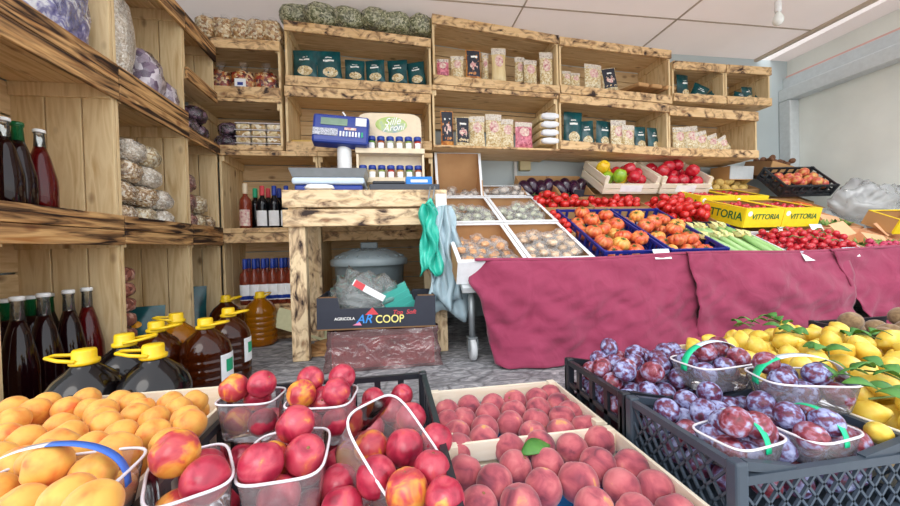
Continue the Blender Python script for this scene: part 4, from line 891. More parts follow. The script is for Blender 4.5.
def zproto():
    a = MB().tube([(-.085, 0, 0), (-.06, .001, 0), (0, .003, 0), (.06, 0, 0), (.08, 0, 0)], .016, 12, radii=[.012, .015, .0165, .015, .013]).mesh('courgette', M['zucchini'], True)
    fl = MB()
    for k in range(5):
        an = 2*PI*k/5; dy, dz = math.cos(an), math.sin(an)
        fl.add([(.08, dy*.006, dz*.006), (.105, dy*.018-dz*.012, dz*.018+dy*.012), (.145, dy*.014, dz*.014), (.105, dy*.018+dz*.012, dz*.018-dy*.012), (.11, dy*.022, dz*.022)], [(0, 1, 4), (1, 2, 4), (2, 3, 4), (3, 0, 4)])
    fl.tube([(.078, 0, 0), (.1, 0, 0), (.135, 0, 0)], .01, 8, radii=[.009, .013, .004])
    return a, fl.mesh('flower', M['flower'], True)
za, zf = zproto(); g = random.Random(5)
for i in range(18):
    row = i//9; q = i % 9
    x = .03+.035*q+g.uniform(-.004, .004); y = .27-.17*row+g.uniform(-.015, .015); z = .075+.022*row+g.uniform(0, .014)+.012*(q % 2)
    o = bpy.data.objects.new('courgette', za); C.objects.link(o); o.matrix_world = mm @ T(x, y, z) @ R('Z', PI/2+.25+g.uniform(-.15, .15)) @ R('Y', -.12) @ Matrix.Scale(1.05, 4)
    tag(o, 'pale green courgette with its flower in the blue crate', 'courgette', 'courgettes in the blue crate')
    c = bpy.data.objects.new('flower', zf); C.objects.link(c); c.parent = o; c.scale = (1, 1.15, 1.15)
tag(MB().box(.016, .324, .016, .414, .04, .046).build('crate_liner', M['blue_plastic']), 'blue insert under the courgettes', 'insert').matrix_world = mm
mm2 = plane_m(1.785, 2.09, .0)
# tomatoes behind the blue crates
def tom_box(label, x0, x1, y0, y1, off, kind, r, n, tl, tg, seed, h=.09, out='card', zfill=None, hback=None, up=False, cal=None):
    root, mm, w, dd = open_box('tomato_box' if 'tomato' in label else 'produce_box', label, 'box', x0, x1, y0, y1, h, M[out], M['card'], off=off, hback=hback)
    P = pack(n, r, .01, w-.01, .01, dd-.01, zfill if zfill is not None else h*.25, seed)
    fill(kind, tl[0], tl[1], tl[2], tg, mm, P, seed, up, cal)
    return mm, w, dd
tom_box('brown cardboard box of red tomatoes behind the left blue crate', .97, 1.36, 2.30, 2.50, .02, 'tomato', .03, 26, ('tomato', 'tomato', 'red tomato in the box behind the left blue crate'), 'tomatoes behind the left blue crate', 201, cal=.8, up=True)
tom_box('brown cardboard box of red tomatoes behind the right blue crate', 1.37, 1.78, 2.30, 2.50, .02, 'longtom', .024, 40, ('plum_tomato', 'tomato', 'long red tomato in the box behind the right blue crate'), 'long tomatoes behind the right blue crate', 202)
tom_box('dark box of plum tomatoes behind the courgettes', 1.79, 2.10, 2.07, 2.40, .001, 'longtom', .026, 56, ('plum_tomato', 'tomato', 'red plum tomato heaped behind the courgettes'), 'plum tomatoes behind the courgettes', 203, .1, 'black_card', .06)
tom_box('small tray of red tomatoes between the white trays and blue crates', 1.0, 1.045, 1.95, 2.28, .03, 'tomato', .021, 14, ('tomato', 'tomato', 'red tomato in the narrow gap left of the blue crates'), 'tomatoes left of the blue crates', 204, .07, 'card')
# aubergines
for i, (a, b, s) in enumerate([(.965, 1.225, 'left'), (1.23, 1.49, 'right')]):
    root, mm, w, dd = open_box('aubergine_box', 'black-printed cardboard box of aubergines, %s of two' % s, 'box', a, b, 2.50, 2.76, .09, M['black_card'], M['card'], off=.05, hback=.13, hfront=.07)
    MB().box(w*.36, w*.64, -.004, .007, .0, .11).build('front_tab', M['black_card'], root)
    for s2 in (0, 1): MB().box(w*.04+s2*w*.62, w*.33+s2*w*.62, -.003, -.0005, .005, .06).build('brown_flap', M['card'], root)
    for j in range(4):
        me = MB().ball(lambda p: Vector((p.x*.04*(1.15+.2*p.z), p.y*.04*(1.15+.2*p.z), p.z*.075)), 16, 12).mesh('aubergine', M['aubergine'], True) if i+j == 0 else AUB
        AUB = me
        o = bpy.data.objects.new('aubergine', me); C.objects.link(o); o.matrix_world = mm @ T(.045+.058*j, .14+.03*(j % 2), .075) @ R('X', -1.0+.5*(j % 2)) @ R('Y', .3*(j-1.5))
        tag(o, 'glossy dark aubergine in the %s black-printed box' % s, 'aubergine', 'aubergines, %s box' % s)
        c = bpy.data.objects.new('calyx', CAL); C.objects.link(c); c.parent = o; c.location = (0, 0, -.072); c.rotation_euler = (PI, 0, 0); c.scale = (.09, .09, .12)
# wooden pepper crates
def wood_crate(label, m, w, d, h, front=None, group=None, name='wooden_crate', t=.008, base=True):
    root = empty(name, label, 'crate', m, group)
    MB().box(0, w, 0, d, 0, .006).build('base', crate_wood, root)
    fh = front or h
    for (nm, y, hh) in (('front_slat', 0, fh), ('back_slat', d-t, h)):
        MB().box(.0, w, y, y+t, hh*.55, hh).build(nm, crate_wood, root, bevel=.001); MB().box(0, w, y, y+t, .008, hh*.45).build(nm, crate_wood, root, bevel=.001)
    for x in (0, w-t):
        MB().box(x, x+t, t, d-t, h*.55, h).build('side_slat', crate_wood_y, root, bevel=.001); MB().box(x, x+t, t, d-t, .008, h*.45).build('side_slat', crate_wood_y, root, bevel=.001)
    for x in (t, w-t-.022):
        for y in (t, d-t-.022): MB().box(x, x+.022, y, y+.022, .006, h+.006).build('corner_block', crate_wood, root, bevel=.001)
    return root
for i, (a, b, s, kinds) in enumerate([(1.50, 1.93, 'left', ['yelpep', 'grnpep', 'yelpep', 'grnpep', 'redpep', 'redpep']), (1.95, 2.36, 'right', ['redpep'])]):
    mm = T(a, 2.43, .90) @ R('X', AL+.1)
    root = wood_crate('pale wooden crate of %s peppers, %s of two' % (['yellow, green and red', 'red'][i], s), mm, b-a, .34, .12, .075, 'wooden crates of peppers')
    MB().box((b-a)*.3, (b-a)*.7, -.002, -.0005, .015, .065).build('paper_sticker', M['paper'], root)
    P = sorted(pack(15, .046, .015, b-a-.015, .015, .325, .02, 160+i, tries=40, zmax=.14))
    g = random.Random(3)
    for j, (x, y, z, r) in enumerate(P):
        kd = kinds[0] if len(kinds) == 1 else (('yelpep', 'grnpep')[j % 2] if x < .21 else 'redpep')
        cn = {'redpep': 'red', 'yelpep': 'yellow', 'grnpep': 'green'}[kd]
        put(kd, 'bell_pepper', 'pepper', 'shiny %s pepper in the %s wooden crate' % (cn, s), '%s peppers, %s wooden crate' % (cn, s), mm @ T(x, y, z) @ rrot(g), r*1.05, g, .62)
open_box('cardboard_riser', 'plain cardboard box propping up the two wooden pepper crates', 'box', 1.52, 2.34, 2.55, 2.70, .105, M['card'], M['card'], off=.002)
open_box('cardboard_riser', 'plain cardboard box propping up the black crate of apples', 'box', 3.0, 3.36, 2.44, 2.56, .08, M['card'], M['card'], off=.002)
# VITTORIA boxes
for iy, (c, d, zz) in enumerate([(1.95, 2.27, .622), (2.28, 2.60, .745)]):
    open_box('cardboard_riser', 'plain cardboard box under the %s yellow cartons' % ['front', 'back'][iy], 'box', 0, .55, 0, .14, .055, M['card'], mtx=plane_m(2.13, c+.03, .002))
    for ix, (a, b) in enumerate([(2.13, 2.40), (2.405, 2.68)]):
        root, mm, w, dd = open_box('yellow_carton', 'yellow VITTORIA carton of cherry tomatoes, %s %s of four' % (['front', 'back'][iy], ['left', 'right'][ix]), 'carton', 0, b-a, 0, d-c-.01, .115, M['yellow_card'], M['card'], group='yellow cartons of cherry tomatoes', hback=.12, rimw=.02, mtx=T(a, c, zz) @ R('X', .28))
        MB().box(-.004, -.001, 0, dd, .0, .115).build('side_face', M['yellow_card'], root)
        text_mesh('lettering', 'VITTORIA', .045, M['green_ink'], root, T(w*.53, -.006, .065) @ FACE, shear=.15, sx=1.0)
        MB().lathe([(.001, -.001), (.016, -.001), (.016, .0), (.001, .0006)], 16, mtx=T(.03, -.006, .085) @ R('X', PI/2)).build('emblem', M['white_ink'], root)
        if ix == 0: text_mesh('side_lettering', 'VITTORIA', .07, M['green_ink'], root, T(-.006, dd*.5, .06) @ R('Z', -PI/2) @ FACE, sx=.95)
        P = pack(60, .016, .02, w-.02, .02, dd-.02, .06, 170+ix*2+iy)
        fill('cherry', 'cherry_tomato', 'tomato', 'cherry tomato in the %s %s yellow carton' % (['front', 'back'][iy], ['left', 'right'][ix]), 'cherry tomatoes, %s %s yellow carton' % (['front', 'back'][iy], ['left', 'right'][ix]), mm, P, 3+ix)
# front cherry tomatoes
root, mm, w, dd = open_box('white_tray', 'pale blue-white tray heaped with cherry tomatoes at the table front', 'tray', 2.12, 2.64, 1.655, 1.91, .08, M['white_card'], M['white_card'], off=.03, hfront=.08)
P = pack(130, .018, .02, w-.01, .015, dd-.01, .05, 180, dome=.02)
fill('cherry', 'cherry_tomato', 'tomato', 'cherry tomato heaped in the pale tray at the table front', 'cherry tomatoes in the front tray', mm, P, 9, cal=None)
g = random.Random(12)
for i in range(9):
    pts = []; x = g.uniform(.08, w-.08); y = g.uniform(.04, dd-.05); a = g.uniform(0, 6)
    for k in range(5): pts.append((x+.02*k*math.cos(a)+g.uniform(-.005, .005), y+.012*k*math.sin(a), .128+g.uniform(-.006, .01)))
    tag(MB().tube(pts, .003, 6).build('tomato_vine', M['calyx'], None, True), 'green vine stalk lying over the front cherry tomatoes', 'vine', 'vine stalks over the cherry tomatoes').matrix_world = mm
def ptag(px, py, Y, s, rz=0, w=.09, h=.055):
    p = at(px, py, Y=Y); r_ = empty('price_card', s, 'price card', T(*p) @ R('Z', rz) @ R('X', -.45), 'white price cards')
    MB().box(-w/2, w/2, -.001, .001, -h/2, h/2).build('card', M['paper'], r_)
    MB().box(-w/2, w/2, -.0022, -.0012, h/2-.006, h/2-.001).build('card_edge', M['scale_white'], r_)
for a in [(785, 231, 1.92, 'white price card behind the cherry tomatoes, left one', .1), (817, 228, 1.92, 'white price card behind the cherry tomatoes, right one', 0), (808, 256, 1.63, 'white price card pinned on the cloth edge below the cherry tomatoes', .2), (851, 252, 1.63, 'white price card at the front of the table right of the cherry tomatoes', 0), (708, 186, 2.59, 'white price card beside the yellow cartons', .3), (662, 254, 1.655, 'narrow white card at the front of the right blue crate', 0), (873, 229, 1.95, 'white card standing among the herb boxes', 0)]: ptag(*a)
# right end: card boxes with greens
for i, (a, b, c, d, s, kind) in enumerate([(2.66, 2.98, 1.66, 1.92, 'front left', 'greens'), (3.0, 3.4, 1.66, 1.92, 'front right', 'greens'), (2.72, 3.05, 1.94, 2.2, 'back left', 'peachcard')]):
    root, mm, w, dd = open_box('herb_box', 'apricot-toned cardboard box of herbs at the right end, %s' % s, 'box', a, b, c, d, .09, M['peachcard'], M['peachcard'], off=.02, group='apricot-toned boxes at the right end')
    for s2 in (0, 1): MB().box(w*.5*s2+.01, w*.5*(s2+1)-.02, 0, .10, -.002, .002, T(0, dd*.55, .092) @ R('X', .5-.2*s2) @ R('Z', .2-.5*s2)).build('flap', M['peachcard'], root)
    g = random.Random(i)
    n = 0
    for j in range(5):
        mb = MB()
        for k in range(16):
            a0 = g.uniform(0, 6.28); e = g.uniform(.1, .9); L_ = g.uniform(.035, .06); dx, dy, dz = math.cos(a0)*math.cos(e), math.sin(a0)*math.cos(e), math.sin(e)
            wv = Vector((-dy, dx, .2)).normalized()*.012; p = Vector((dx, dy, dz))*L_
            mb.add([(0, 0, 0), p*.5+wv, p, p*.5-wv, p*.5+Vector((0, 0, .006))], [(0, 1, 4), (1, 2, 4), (2, 3, 4), (3, 0, 4)])
        o = mb.build('herb_bunch', M['greens'], None, False, solid=.001); o.matrix_world = mm @ T(w*(.12+.19*j), dd*.3, .07)
        tag(o, 'bunch of green herbs in the %s apricot-toned box' % s, 'herbs', 'herb bunches, %s box' % s)
P = pack(9, .018, .02, .3, .02, .1, .07, 5)
fill('radish', 'radish', 'radish', 'pink radish among the herbs at the table front', 'radishes at the table front', plane_m(2.66, 1.66, .02), P, 6)
mm = plane_m(3.05, 1.97, .14)
root, mm, w, dd = open_box('yellow_carton', 'plain yellow carton at the right edge of the picture', 'carton', 3.02, 3.3, 1.80, 1.95, .09, M['yellow_card'], M['card'], off=.13, rimw=.015)
# right rear
root, mm, w, dd = open_box('potato_box', 'cardboard box of yellow potatoes behind the yellow cartons', 'box', 2.40, 3.02, 2.60, 2.80, .09, M['card'], M['card'], off=.04)
fill('potato', 'potato', 'potato', 'yellow potato in the box behind the yellow cartons', 'potatoes behind the yellow cartons', mm, pack(24, .034, .01, w-.01, .01, dd-.01, .04, 210), 4)
cm = T(2.78, 2.36, .86) @ R('X', AL+.05) @ R('Z', -.06)
plastic_crate('black plastic crate of apples tilted in the right rear corner', T(2.95, 2.40, .865) @ R('Z', -.12) @ R('X', .75), .42, .27, .10, M['black_plastic'], 'slots', None)
fill('apple', 'apple', 'apple', 'red and yellow apple in the black crate at the right rear', 'apples in the black crate', T(2.95, 2.40, .865) @ R('Z', -.12) @ R('X', .75), pack(22, .036, .02, .40, .02, .25, .03, 211, zmax=.1), 8)
root, mm, w, dd = open_box('cardboard_box', 'large brown cardboard box with brown mushrooms against the right wall', 'box', 0, .46, 0, .24, .12, M['card'], M['card_dark'], mtx=T(3.06, 2.57, 1.065) @ R('X', .2) @ R('Y', .2))
fill('mushroom', 'mushroom', 'mushroom', 'brown mushroom in the large cardboard box at the right rear', 'brown mushrooms', mm, pack(26, .024, .01, .26, .01, .23, .08, 212), 2)
root, mm, w, dd = open_box('grey_carton', 'small grey-white carton left of the mushrooms', 'carton', 0, .22, 0, .19, .11, M['steel'], M['card'], mtx=T(2.73, 2.60, 1.035) @ R('X', .1))
root, mm, w, dd = open_box('carrot_box', 'open box of bagged carrots in front of the apples', 'box', 2.72, 3.15, 2.22, 2.42, .07, M['white_card'], M['card'], off=.05)
g = random.Random(8)
ca = MB().tube([(-.06, 0, 0), (-.05, 0, 0), (.02, 0, 0), (.07, 0, 0)], .012, 10, radii=[.008, .014, .011, .003]).mesh('carrot', M['carrot'], True)
for i in range(14):
    o = bpy.data.objects.new('carrot', ca); C.objects.link(o); o.matrix_world = mm @ T(.06+.023*i, .1+g.uniform(-.02, .02), .05+g.uniform(0, .02)) @ R('Z', g.uniform(.8, 2.2))
    tag(o, 'orange carrot in the open box in front of the apples', 'carrot', 'carrots in the open box')
mm = plane_m(3.3, 2.12, .0)
tag(blob(.48, .28, .27, 21, .3, 2.6).build('produce_bag', M['milkfilm'], None, True), 'big translucent plastic bag slumped against the right wall', 'bag').matrix_world = T(3.30, 2.13, .645) @ R('X', .3)
# wall pipe and box
w1 = empty('wall_pipe', 'white pipe with a small tan box on the back wall', 'pipe', T(1.0, 2.82, 0))
MB().tube([(0, 0, .6), (0, 0, 1.26)], .014, 10).build('pipe', M['white_plastic'], w1, True)
MB().box(.03, .12, -.03, .018, 1.14, 1.235).build('junction_box', flat('tan_plastic', '#c9bd92', .5), w1, bevel=.006)
# bulb
p = at(778, 10, Y=2.05)
bl = empty('light_bulb', 'white bulb hanging from the ceiling at the right', 'lamp', T(p.x, 2.05, 0))
MB().tube([(0, 0, 2.149), (0, 0, 2.09)], .003, 6).build('cord', M['white_plastic'], bl)
MB().lathe([(.012, 2.09), (.019, 2.085), (.019, 2.03), (.017, 2.02)], 16).build('lamp_holder', M['white_plastic'], bl, True)
MB().lathe([(.001, 1.935), (.016, 1.938), (.028, 1.952), (.031, 1.968), (.026, 1.99), (.016, 2.008), (.014, 2.02)], 20).build('bulb', M['bulb'], bl, True)

# ------------------------------------------------------------------ foreground fruit
def relax(P, it=60, zk=.25, k=.98):
    P = [list(p) for p in P]
    for _ in range(it):
        for i in range(len(P)):
            for j in range(i):
                a, b = P[i], P[j]; d = [a[q]-b[q] for q in range(3)]; l = math.sqrt(sum(x*x for x in d)) or 1e-6; m = (a[3]+b[3])*k
                if l < m:
                    s = (m-l)/l*.5
                    for q in range(3):
                        e = d[q]*s*(zk if q == 2 else 1); a[q] += e; b[q] -= e
    return P
def punnet(label, cx, cy, zb, w, d, h, rz=0, band=None, mtx=None, group='clear plastic punnets'):
    m = mtx if mtx is not None else T(cx, cy, zb) @ R('Z', rz)
    root = empty('punnet', label, 'punnet', m, group)
    def ring(s, z, n=64):
        out = []
        for k in range(n):
            a = 2*PI*k/n; c, sn = math.cos(a), math.sin(a); q = (abs(c)**4.5+abs(sn)**4.5)**(-1/4.5)
            rib = 1-.022*(k % 2)*(z < h*.85)
            out.append(Vector((c*q*w/2*s*rib, sn*q*d/2*s*rib, z)))
        return out
    levels = [(.80, 0), (.86, .006), (.93, h*.5), (.985, h*.9), (1., h)]
    mb = MB(); n = 64; v = []
    for s, z in levels: v += ring(s, z)
    f = [tuple(range(n-1, -1, -1))]
    for i in range(len(levels)-1):
        for k in range(n): f.append((i*n+k, i*n+(k+1) % n, (i+1)*n+(k+1) % n, (i+1)*n+k))
    mb.add(v, f); mb.build('tub', M['rib'], root, True)
    MB().tube(ring(1.01, h), .0023, 6, True).build('rim', M['rim'], root, True)
    if band:
        ax, mats, hh, bw_ = band
        def bf(u, vv):
            a = PI*u; k = math.cos(a)
            off = (vv-.5)*bw_
            if ax == 'x': return Vector((-k*w/2*1.01, off, h*.75+hh*math.sin(a)**.8))
            return Vector((off, -k*d/2*1.01, h*.75+hh*math.sin(a)**.8))
        for i, mm_ in enumerate(mats):
            a0, a1 = i/len(mats), (i+1)/len(mats)
            MB().grid(14, 2, lambda u, vv: bf(a0+(a1-a0)*u, vv)).build('band', mm_, root, True, solid=.0012)
    return root
def fruits(kind, name, cat, L_, zf, r, labelf, groupf, seed, rel=True, kinds=None, extra=(), zk=.25, stem=0, clamp=None):
    g = random.Random(seed); P = []
    for (px, py, *rest) in L_:
        rr = rest[0] if rest else r; z = rest[1] if len(rest) > 1 else zf(px, py); q = at(px, py, z=z); P.append((q.x, q.y, q.z, rr))
    if rel: P = relax(P, zk=zk)
    if clamp: P = [(min(max(x, clamp[0]), clamp[1]), y, z, r_) for x, y, z, r_ in P]
    for i, (x, y, z, rr) in enumerate(P):
        k = kind
        if kinds and L_[i][:2] == (129, 486): k = kinds
        elif kinds and g.random() < .13: k = kinds
        put(k, name, cat, labelf(L_[i], i), groupf(L_[i], i), T(x, y, z) @ R('Z', g.uniform(0, 6.28)) @ R('X', g.uniform(-1.5, .9)) @ R('Y', g.uniform(-.7, .7)), rr, g, None, None, g.random() < stem)
    return P
FOOT = []
def rect(fl, fr, br, zr, h):
    a = at(*fl, z=zr); b = at(*fr, z=zr); c = at(*br, z=zr)
    return (a.x+c.x)/2, (a.y+c.y)/2, zr-h, (b-a).length, (c-b).length, h, math.atan2(b.y-a.y, b.x-a.x)
def covered(x, y, z, r):
    for (cx, cy, zb, w, d, h, rz) in FOOT:
        dx, dy = x-cx, y-cy; u = dx*math.cos(rz)+dy*math.sin(rz); v = -dx*math.sin(rz)+dy*math.cos(rz)
        if abs(u) < w*.5+r*.7 and abs(v) < d*.5+r*.7 and z+r > zb: return True
    return False
def full_punnet(label, R_, kind, name, cat, flabel, fgroup, n, r, seed, band=None, kinds=None, over=.045):
    cx, cy, zb, w, d, h, rz = R_; m = T(cx, cy, zb) @ R('Z', rz)
    punnet(label, 0, 0, 0, w, d, h, 0, band, m)
    P = pack(n, r, -w*.49, w*.49, -d*.49, d*.49, .003, seed, tries=900, zmax=h+over-r)
    g = random.Random(seed)
    for (x, y, z, q) in P:
        put(kinds if kinds and g.random() < .15 else kind, name, cat, flabel, fgroup, m @ T(x, y, z) @ R('Z', g.uniform(0, 6.28)) @ R('X', g.uniform(-1.5, .9)) @ R('Y', g.uniform(-.7, .7)), q*.99, g, None, None, g.random() < .3)
APR = (*at(50, 482, z=.27).to_tuple()[:2], .20, .165, .135, .07, .06)
FOOT.append(APR)
# apricots
ac = wood_crate('pale wooden crate heaped with apricots in the left foreground', T(-1.0, .44, .0), .625, .57, .215, None, None)
MB().box(.01, .615, .01, .56, .15, .155).build('liner', M['card'], ac)
AP = [(35, 414, .0275), (11, 420), (63, 410), (87, 399), (83, 409, .022), (105, 412, .028), (61, 427), (110, 420), (78, 433), (4, 439), (23, 442), (45, 454, .029), (87, 449), (118, 452, .029), (20, 481, .027), (84, 477, .030), (50, 490, .028), (136, 417), (148, 407), (131, 406), (161, 414), (163, 405), (153, 432), (177, 428, .027), (168, 445), (136, 434), (98, 428), (186, 419), (173, 411), (186, 406), (5, 460), (143, 453), (92, 507), (120, 402), (45, 404), (15, 408), (30, 460), (-14, 425), (-20, 452), (-12, 480), (70, 500), (66, 462)]
def inpun(q): return q[0] < 135 and q[1] > 443
AP = [q for q in AP if not covered(*at(q[0], q[1], z=.225+max(0, (q[1]-405))/95*.065), .014)]
fruits('apricot', 'apricot', 'apricot', AP, lambda x, y: .225+max(0, (y-405))/95*.065, .0255,
       lambda q, i: 'yellow-orange apricot in the blue-handled punnet' if inpun(q) else 'loose yellow-orange apricot heaped in the left foreground crate',
       lambda q, i: 'apricots in the blue-handled punnet' if inpun(q) else 'loose apricots in the crate', 31)
g = random.Random(77)
for (x, y, z, r) in pack(95, .026, -.985, -.39, .46, .995, .156, 32, zmax=.2):
    put('apricot', 'apricot', 'apricot', 'loose yellow-orange apricot heaped in the left foreground crate', 'loose apricots in the crate', T(x, y, z) @ rrot(g), r, g)
full_punnet('clear punnet of apricots with a blue band handle', APR, 'apricot', 'apricot', 'apricot', 'yellow-orange apricot in the blue-handled punnet', 'apricots in the blue-handled punnet', 20, .0255, 314, ('x', [M['rim'], M['blue_band']], .065, .012), over=.05)
# black nectarine crate
plastic_crate('black plastic crate of nectarines and punnets in the foreground', T(-.365, .44, .0), .455, .585, .205, M['black_plastic'], 'slots', 'black plastic crates in the foreground', low=None)
tag(MB().box(-.35, .075, .455, 1.01, .10, .105).build('crate_liner', M['black_card']), 'dark card insert inside the nectarine crate', 'insert')
NP = dict(P1=rect((208, 406), (268, 404), (291, 387), .25, .08), P2=rect((289, 409), (357, 406), (352, 385), .25, .08), P3=rect((236, 488), (329, 474), (326, 427), .235, .08), P0=rect((122, 520), (222, 486), (238, 438), .245, .08))
FOOT += list(NP.values())
NE = []
def N(g_, *L_):
    for q in L_: NE.append((*q, g_))
N('P4', (411, 418, .031), (434, 440, .029), (405, 447, .033), (431, 470, .029), (373, 447, .029), (377, 480, .031), (410, 490, .031), (438, 497, .028))
N('L', (373, 399, .027), (402, 395, .027), (369, 413, .027), (390, 411, .026), (371, 429, .028), (259, 432, .028), (237, 431, .028), (342, 462, .029), (339, 485, .030), (345, 506, .030), (352, 441, .026))
nm_ = {'P1': 'in the rear left clear punnet', 'P2': 'in the rear middle clear punnet', 'P3': 'in the front centre clear punnet', 'P4': 'in the clear punnet tipped on its side', 'L': 'loose in the black crate', 'P0': 'in the front left clear punnet beside the apricots'}
NL = []
for (px, py, r, k) in NE: NL.append((px, py, r, {'P1': .235, 'P2': .235, 'P3': .19, 'P4': .20, 'L': .175, 'P0': .235}[k]+(.012 if py < 400 else 0)))
keep = [k for k, q in enumerate(NL) if NE[k][3] == 'P4' or not covered(*at(q[0], q[1], z=q[3]), q[2]*.6)]
NL = [NL[k] for k in keep]; NE = [NE[k] for k in keep]
fruits('nectarine', 'nectarine', 'nectarine', NL, None, .03, lambda q, i: 'red nectarine '+nm_[NE[i][3]], lambda q, i: 'nectarines '+nm_[NE[i][3]], 41, kinds='nectarine_y', stem=.3)
g = random.Random(78)
for (x, y, z, r) in pack(70, .03, -.345, .07, .46, 1.0, .106, 33, zmax=.138):
    put('nectarine', 'nectarine', 'nectarine', 'red nectarine '+nm_['L'], 'nectarines '+nm_['L'], T(x, y, z) @ rrot(g), r, g)
for k, lb_, n_ in (('P1', 'clear punnet of nectarines, rear left by the floor', 9), ('P2', 'clear punnet of nectarines, rear middle beside the tipped one', 9), ('P3', 'clear punnet of nectarines in the front centre', 9), ('P0', 'clear punnet of nectarines at the front left beside the apricots', 10)):
    full_punnet(lb_, NP[k], 'nectarine', 'nectarine', 'nectarine', 'red nectarine '+nm_[k], 'nectarines '+nm_[k], n_, {'P0': .031, 'P3': .031}.get(k, .028), 410+n_+len(k)+ord(k[1]), None, 'nectarine_y', .062)
p = at(400, 462, z=.19)
punnet('clear punnet of nectarines tipped on its side at the crate edge', 0, 0, 0, .17, .13, .085, mtx=T(p.x-.045, p.y+.02, .165) @ R('Z', -.75) @ R('X', 0.0) @ R('Y', .75))
# peaches
for (y0, y1, s) in ((.79, 1.085, 'rear'), (.46, .785, 'front')):
    rt = wood_crate('pale wooden tray of peaches, %s one' % s, T(.10, y0, .03), .395, y1-y0, .095, .06 if s == 'rear' else None, 'wooden trays of peaches', t=.007)
    MB().box(.01, .385, .01, y1-y0-.01, .0065, .009).build('blue_paper_liner', M['blue_paper'], rt)
    tag(MB().box(.11, .485, y0+.01, y1-.01, .001, .028).build('wooden_riser', crate_wood), 'pale wooden slat riser under the %s peach tray' % s, 'riser')
PE = [(452, 414), (470, 408), (493, 407), (514, 403), (536, 400), (557, 396), (465, 422), (489, 417), (514, 412), (539, 412, .036), (560, 406), (562, 418), (579, 413), (484, 431), (510, 424), (457, 435), (528, 424), (582, 429), (562, 433), (473, 446), (487, 443), (509, 445, .034), (537, 438, .034), (442, 424),
      (471, 474, .034), (494, 482, .036), (517, 467, .034), (548, 467, .034), (567, 452, .035), (600, 442, .035), (604, 468, .037), (523, 500, .036), (548, 490, .034), (530, 445), (577, 486, .038), (623, 470), (625, 495, .034), (652, 490, .034), (600, 496, .033), (658, 508, .033), (480, 505, .033), (632, 508, .033)]
fruits('peach', 'peach', 'peach', PE, lambda x, y: .10 if y > 440 else .094, .035, lambda q, i: 'dusky pink-red peach in the %s wooden tray' % ('front' if q[1] > 440 else 'rear'), lambda q, i: 'peaches in the %s wooden tray' % ('front' if q[1] > 440 else 'rear'), 51, stem=.25, clamp=(.135, .462))
def leafm(L_, w): return MB().grid(8, 4, lambda u, v: Vector((L_*(u-.5), (v-.5)*w*math.sin(PI*min(1, u*.97+.02))**.8*2*.5, .012*math.sin(PI*u)-.1*abs(v-.5)*w)))
p = at(536, 449, z=.125)
tag(leafm(.075, .04).build('peach_leaf', M['leaf'], None, True, solid=.0008), 'single green leaf lying among the peaches', 'leaf').matrix_world = T(*p) @ R('Z', .3) @ R('X', .3)
# plums
sl = empty('foam_slab', 'pale blue-white slab under the plum crates', 'slab', T(0, 0, 0))
MB().box(.505, 1.3, .40, 1.06, .001, .078).build('slab', M['scale_white'], sl, bevel=.006)
for (y0, y1, s, c) in ((.475, .745, 'front', 'lattice'), (.752, 1.035, 'rear', 'slots')):
    plastic_crate('slate-black plastic crate of plums, %s one' % s, T(.505, y0, .08), .36, y1-y0, .128, M['grey_plastic'] if s == 'front' else M['black_plastic'], c, 'black plastic plum crates', low=.11)
    P = pack(90, .0252, .515, .855, y0+.01, y1-.01, .115 if s == 'front' else .12, 61 if s == 'front' else 62, dome=.03, tries=40, zmax=.216 if s == 'front' else .245)
    g = random.Random(len(s))
    for (x, y, z, r) in P:
        put('plum_red' if g.random() < .3 else 'plum', 'plum', 'plum', 'purple plum with pale bloom in the %s black crate' % s, 'loose plums, %s black crate' % s, T(x, y, z) @ rrot(g), r*.97, g)
def plum_pun(label, px, py, zb, w, d, h, rz, band, seed, n=10, tilt=0):
    p = at(px, py, z=zb+h*.6); m = T(p.x, p.y, zb) @ R('Z', rz) @ R('X', tilt)
    punnet(label, 0, 0, 0, w, d, h, 0, band, m)
    P = pack(n, .0235, -w*.45, w*.45, -d*.45, d*.45, .004, seed, tries=600, zmax=.085)
    g = random.Random(seed)
    for (x, y, z, r) in P: put('plum_red' if g.random() < .3 else 'plum', 'plum', 'plum', 'purple plum inside the '+label, 'plums in the '+label, m @ T(x, y, z) @ rrot(g), r*.97, g)
gb = [M['green_band'], M['white_band'], M['rim']]
plum_pun('clear plum punnet with a green band at the rear', 712, 370, .205, .165, .11, .06, .1, ('x', gb, .06, .016), 71, 16)
plum_pun('clear plum punnet with a turquoise band beside the lemons', 800, 388, .205, .165, .11, .06, -.3, ('x', gb, .06, .02), 72, 16)
plum_pun('clear plum punnet with a thin green band at the front right', 812, 438, .165, .12, .095, .05, .12, ('y', [M['green_band'], M['green_band'], M['white_band']], .05, .012), 73, 10)
plum_pun('clear plum punnet with a curved green band at the front left', 738, 444, .165, .12, .095, .05, .15, ('y', [M['green_band'], M['white_band']], .05, .012), 74, 10)
g = random.Random(4); p = at(868, 438, z=.2)
put('lemon', 'lemon', 'lemon', 'single yellow lemon lying among the plums', None, T(.835, .515, .205) @ rrot(g), .021, g)
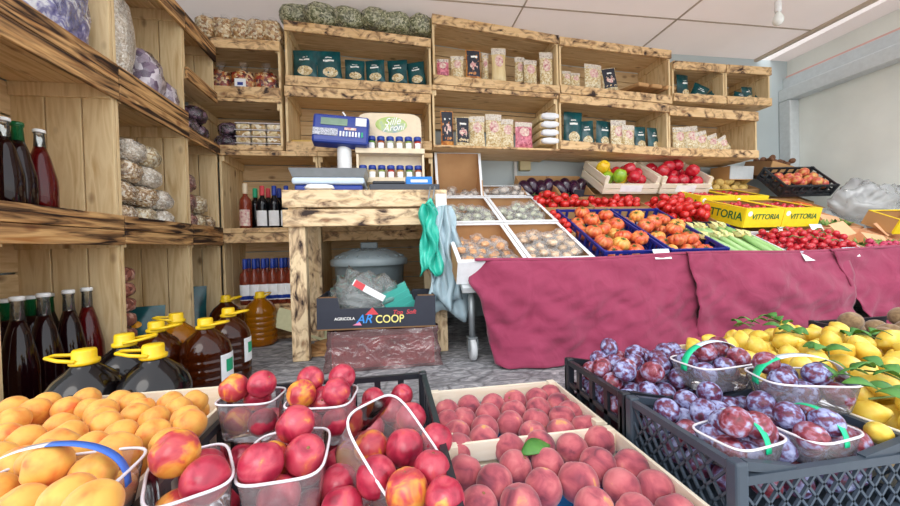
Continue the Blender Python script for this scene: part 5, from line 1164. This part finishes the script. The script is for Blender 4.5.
# lemons
wood_crate('pale wooden crate of lemons behind the plums', T(.875, .47, .08), .66, .62, .125, None, None)
P = pack(250, .0265, .885, 1.53, .48, 1.08, .135, 81, dome=.03, tries=24, zmax=.27)
g = random.Random(9)
for (x, y, z, r) in P: put('lemon', 'lemon', 'lemon', 'yellow lemon heaped in the wooden crate behind the plums', 'lemons in the wooden crate', T(x, y, z) @ rrot(g), r, g)
for i, (px, py, s) in enumerate([(745, 325, 'at the far left of the lemons'), (775, 322, 'along the far edge of the lemons'), (790, 333, 'between the far lemons'), (826, 352, 'in the middle of the lemons'), (862, 336, 'beside the kiwis'), (840, 375, 'low in the middle of the lemons'), (886, 375, 'at the right edge over the lemons'), (893, 398, 'at the lower right over the crate rim')]):
    p = at(px, py, z=.275); r_ = empty('leaf_sprig', 'sprig of green lemon leaves %s' % s, 'leaves', T(p.x, p.y, .272) @ R('Z', i*1.3), 'lemon leaf sprigs')
    MB().tube([(-.03, 0, 0), (0, .004, .008), (.035, 0, .0)], .0018, 6).build('twig', M['calyx'], r_, True)
    for k in range(5):
        o = leafm(.046, .024).build('leaf', M['leaf'], r_, True, solid=.0008); o.location = (-.03+.016*k, .018*(1 if k % 2 else -1), .004+.003*k); o.rotation_euler = (.3*(1 if k % 2 else -1), -.1, (1.1 if k % 2 else -1.1)+.2*k)
plastic_crate('black plastic crate of kiwis at the right behind the lemons', T(1.55, .84, .0), .42, .32, .235, M['black_plastic'], 'slots', 'black plastic crates in the foreground')
tag(MB().box(1.565, 1.955, .855, 1.145, .165, .17).build('crate_liner', M['black_card']), 'dark card insert inside the kiwi crate', 'insert')
fill('kiwi', 'kiwi', 'kiwi', 'brown kiwi in the black crate behind the lemons', 'kiwis in the black crate', Matrix(), pack(34, .034, 1.565, 1.955, .855, 1.145, .171, 82, zmax=.25), 5)

# ------------------------------------------------------------------ light
w = bpy.data.worlds.new('sky'); S.world = w; w.use_nodes = True
nt = w.node_tree; bg = nt.nodes['Background']
sky = nt.nodes.new('ShaderNodeTexSky'); sky.sky_type = 'NISHITA'; sky.sun_disc = False; sky.sun_elevation = math.radians(50); sky.sun_rotation = math.radians(200)
mixw = nt.nodes.new('ShaderNodeMixRGB'); mixw.inputs[0].default_value = .75; mixw.inputs[2].default_value = (1.0, 1.0, 1.0, 1)
mulw = nt.nodes.new('ShaderNodeMixRGB'); mulw.blend_type = 'MULTIPLY'; mulw.inputs[0].default_value = 1; mulw.inputs[2].default_value = (.12, .12, .12, 1)
nt.links.new(sky.outputs[0], mulw.inputs[1]); nt.links.new(mulw.outputs[0], mixw.inputs[1]); nt.links.new(mixw.outputs[0], bg.inputs[0])
bg.inputs[1].default_value = 1.45
sun = bpy.data.objects.new('sun', bpy.data.lights.new('sun', 'SUN')); C.objects.link(sun)
sun.data.energy = .7; sun.data.angle = math.radians(35); sun.data.color = (1, .96, .9)
sun.rotation_euler = Vector((.25, 1.0, -.75)).to_track_quat('-Z', 'Y').to_euler()
S.view_settings.view_transform = 'Standard'; S.view_settings.look = 'None'; S.view_settings.gamma = 1; S.view_settings.exposure = .62
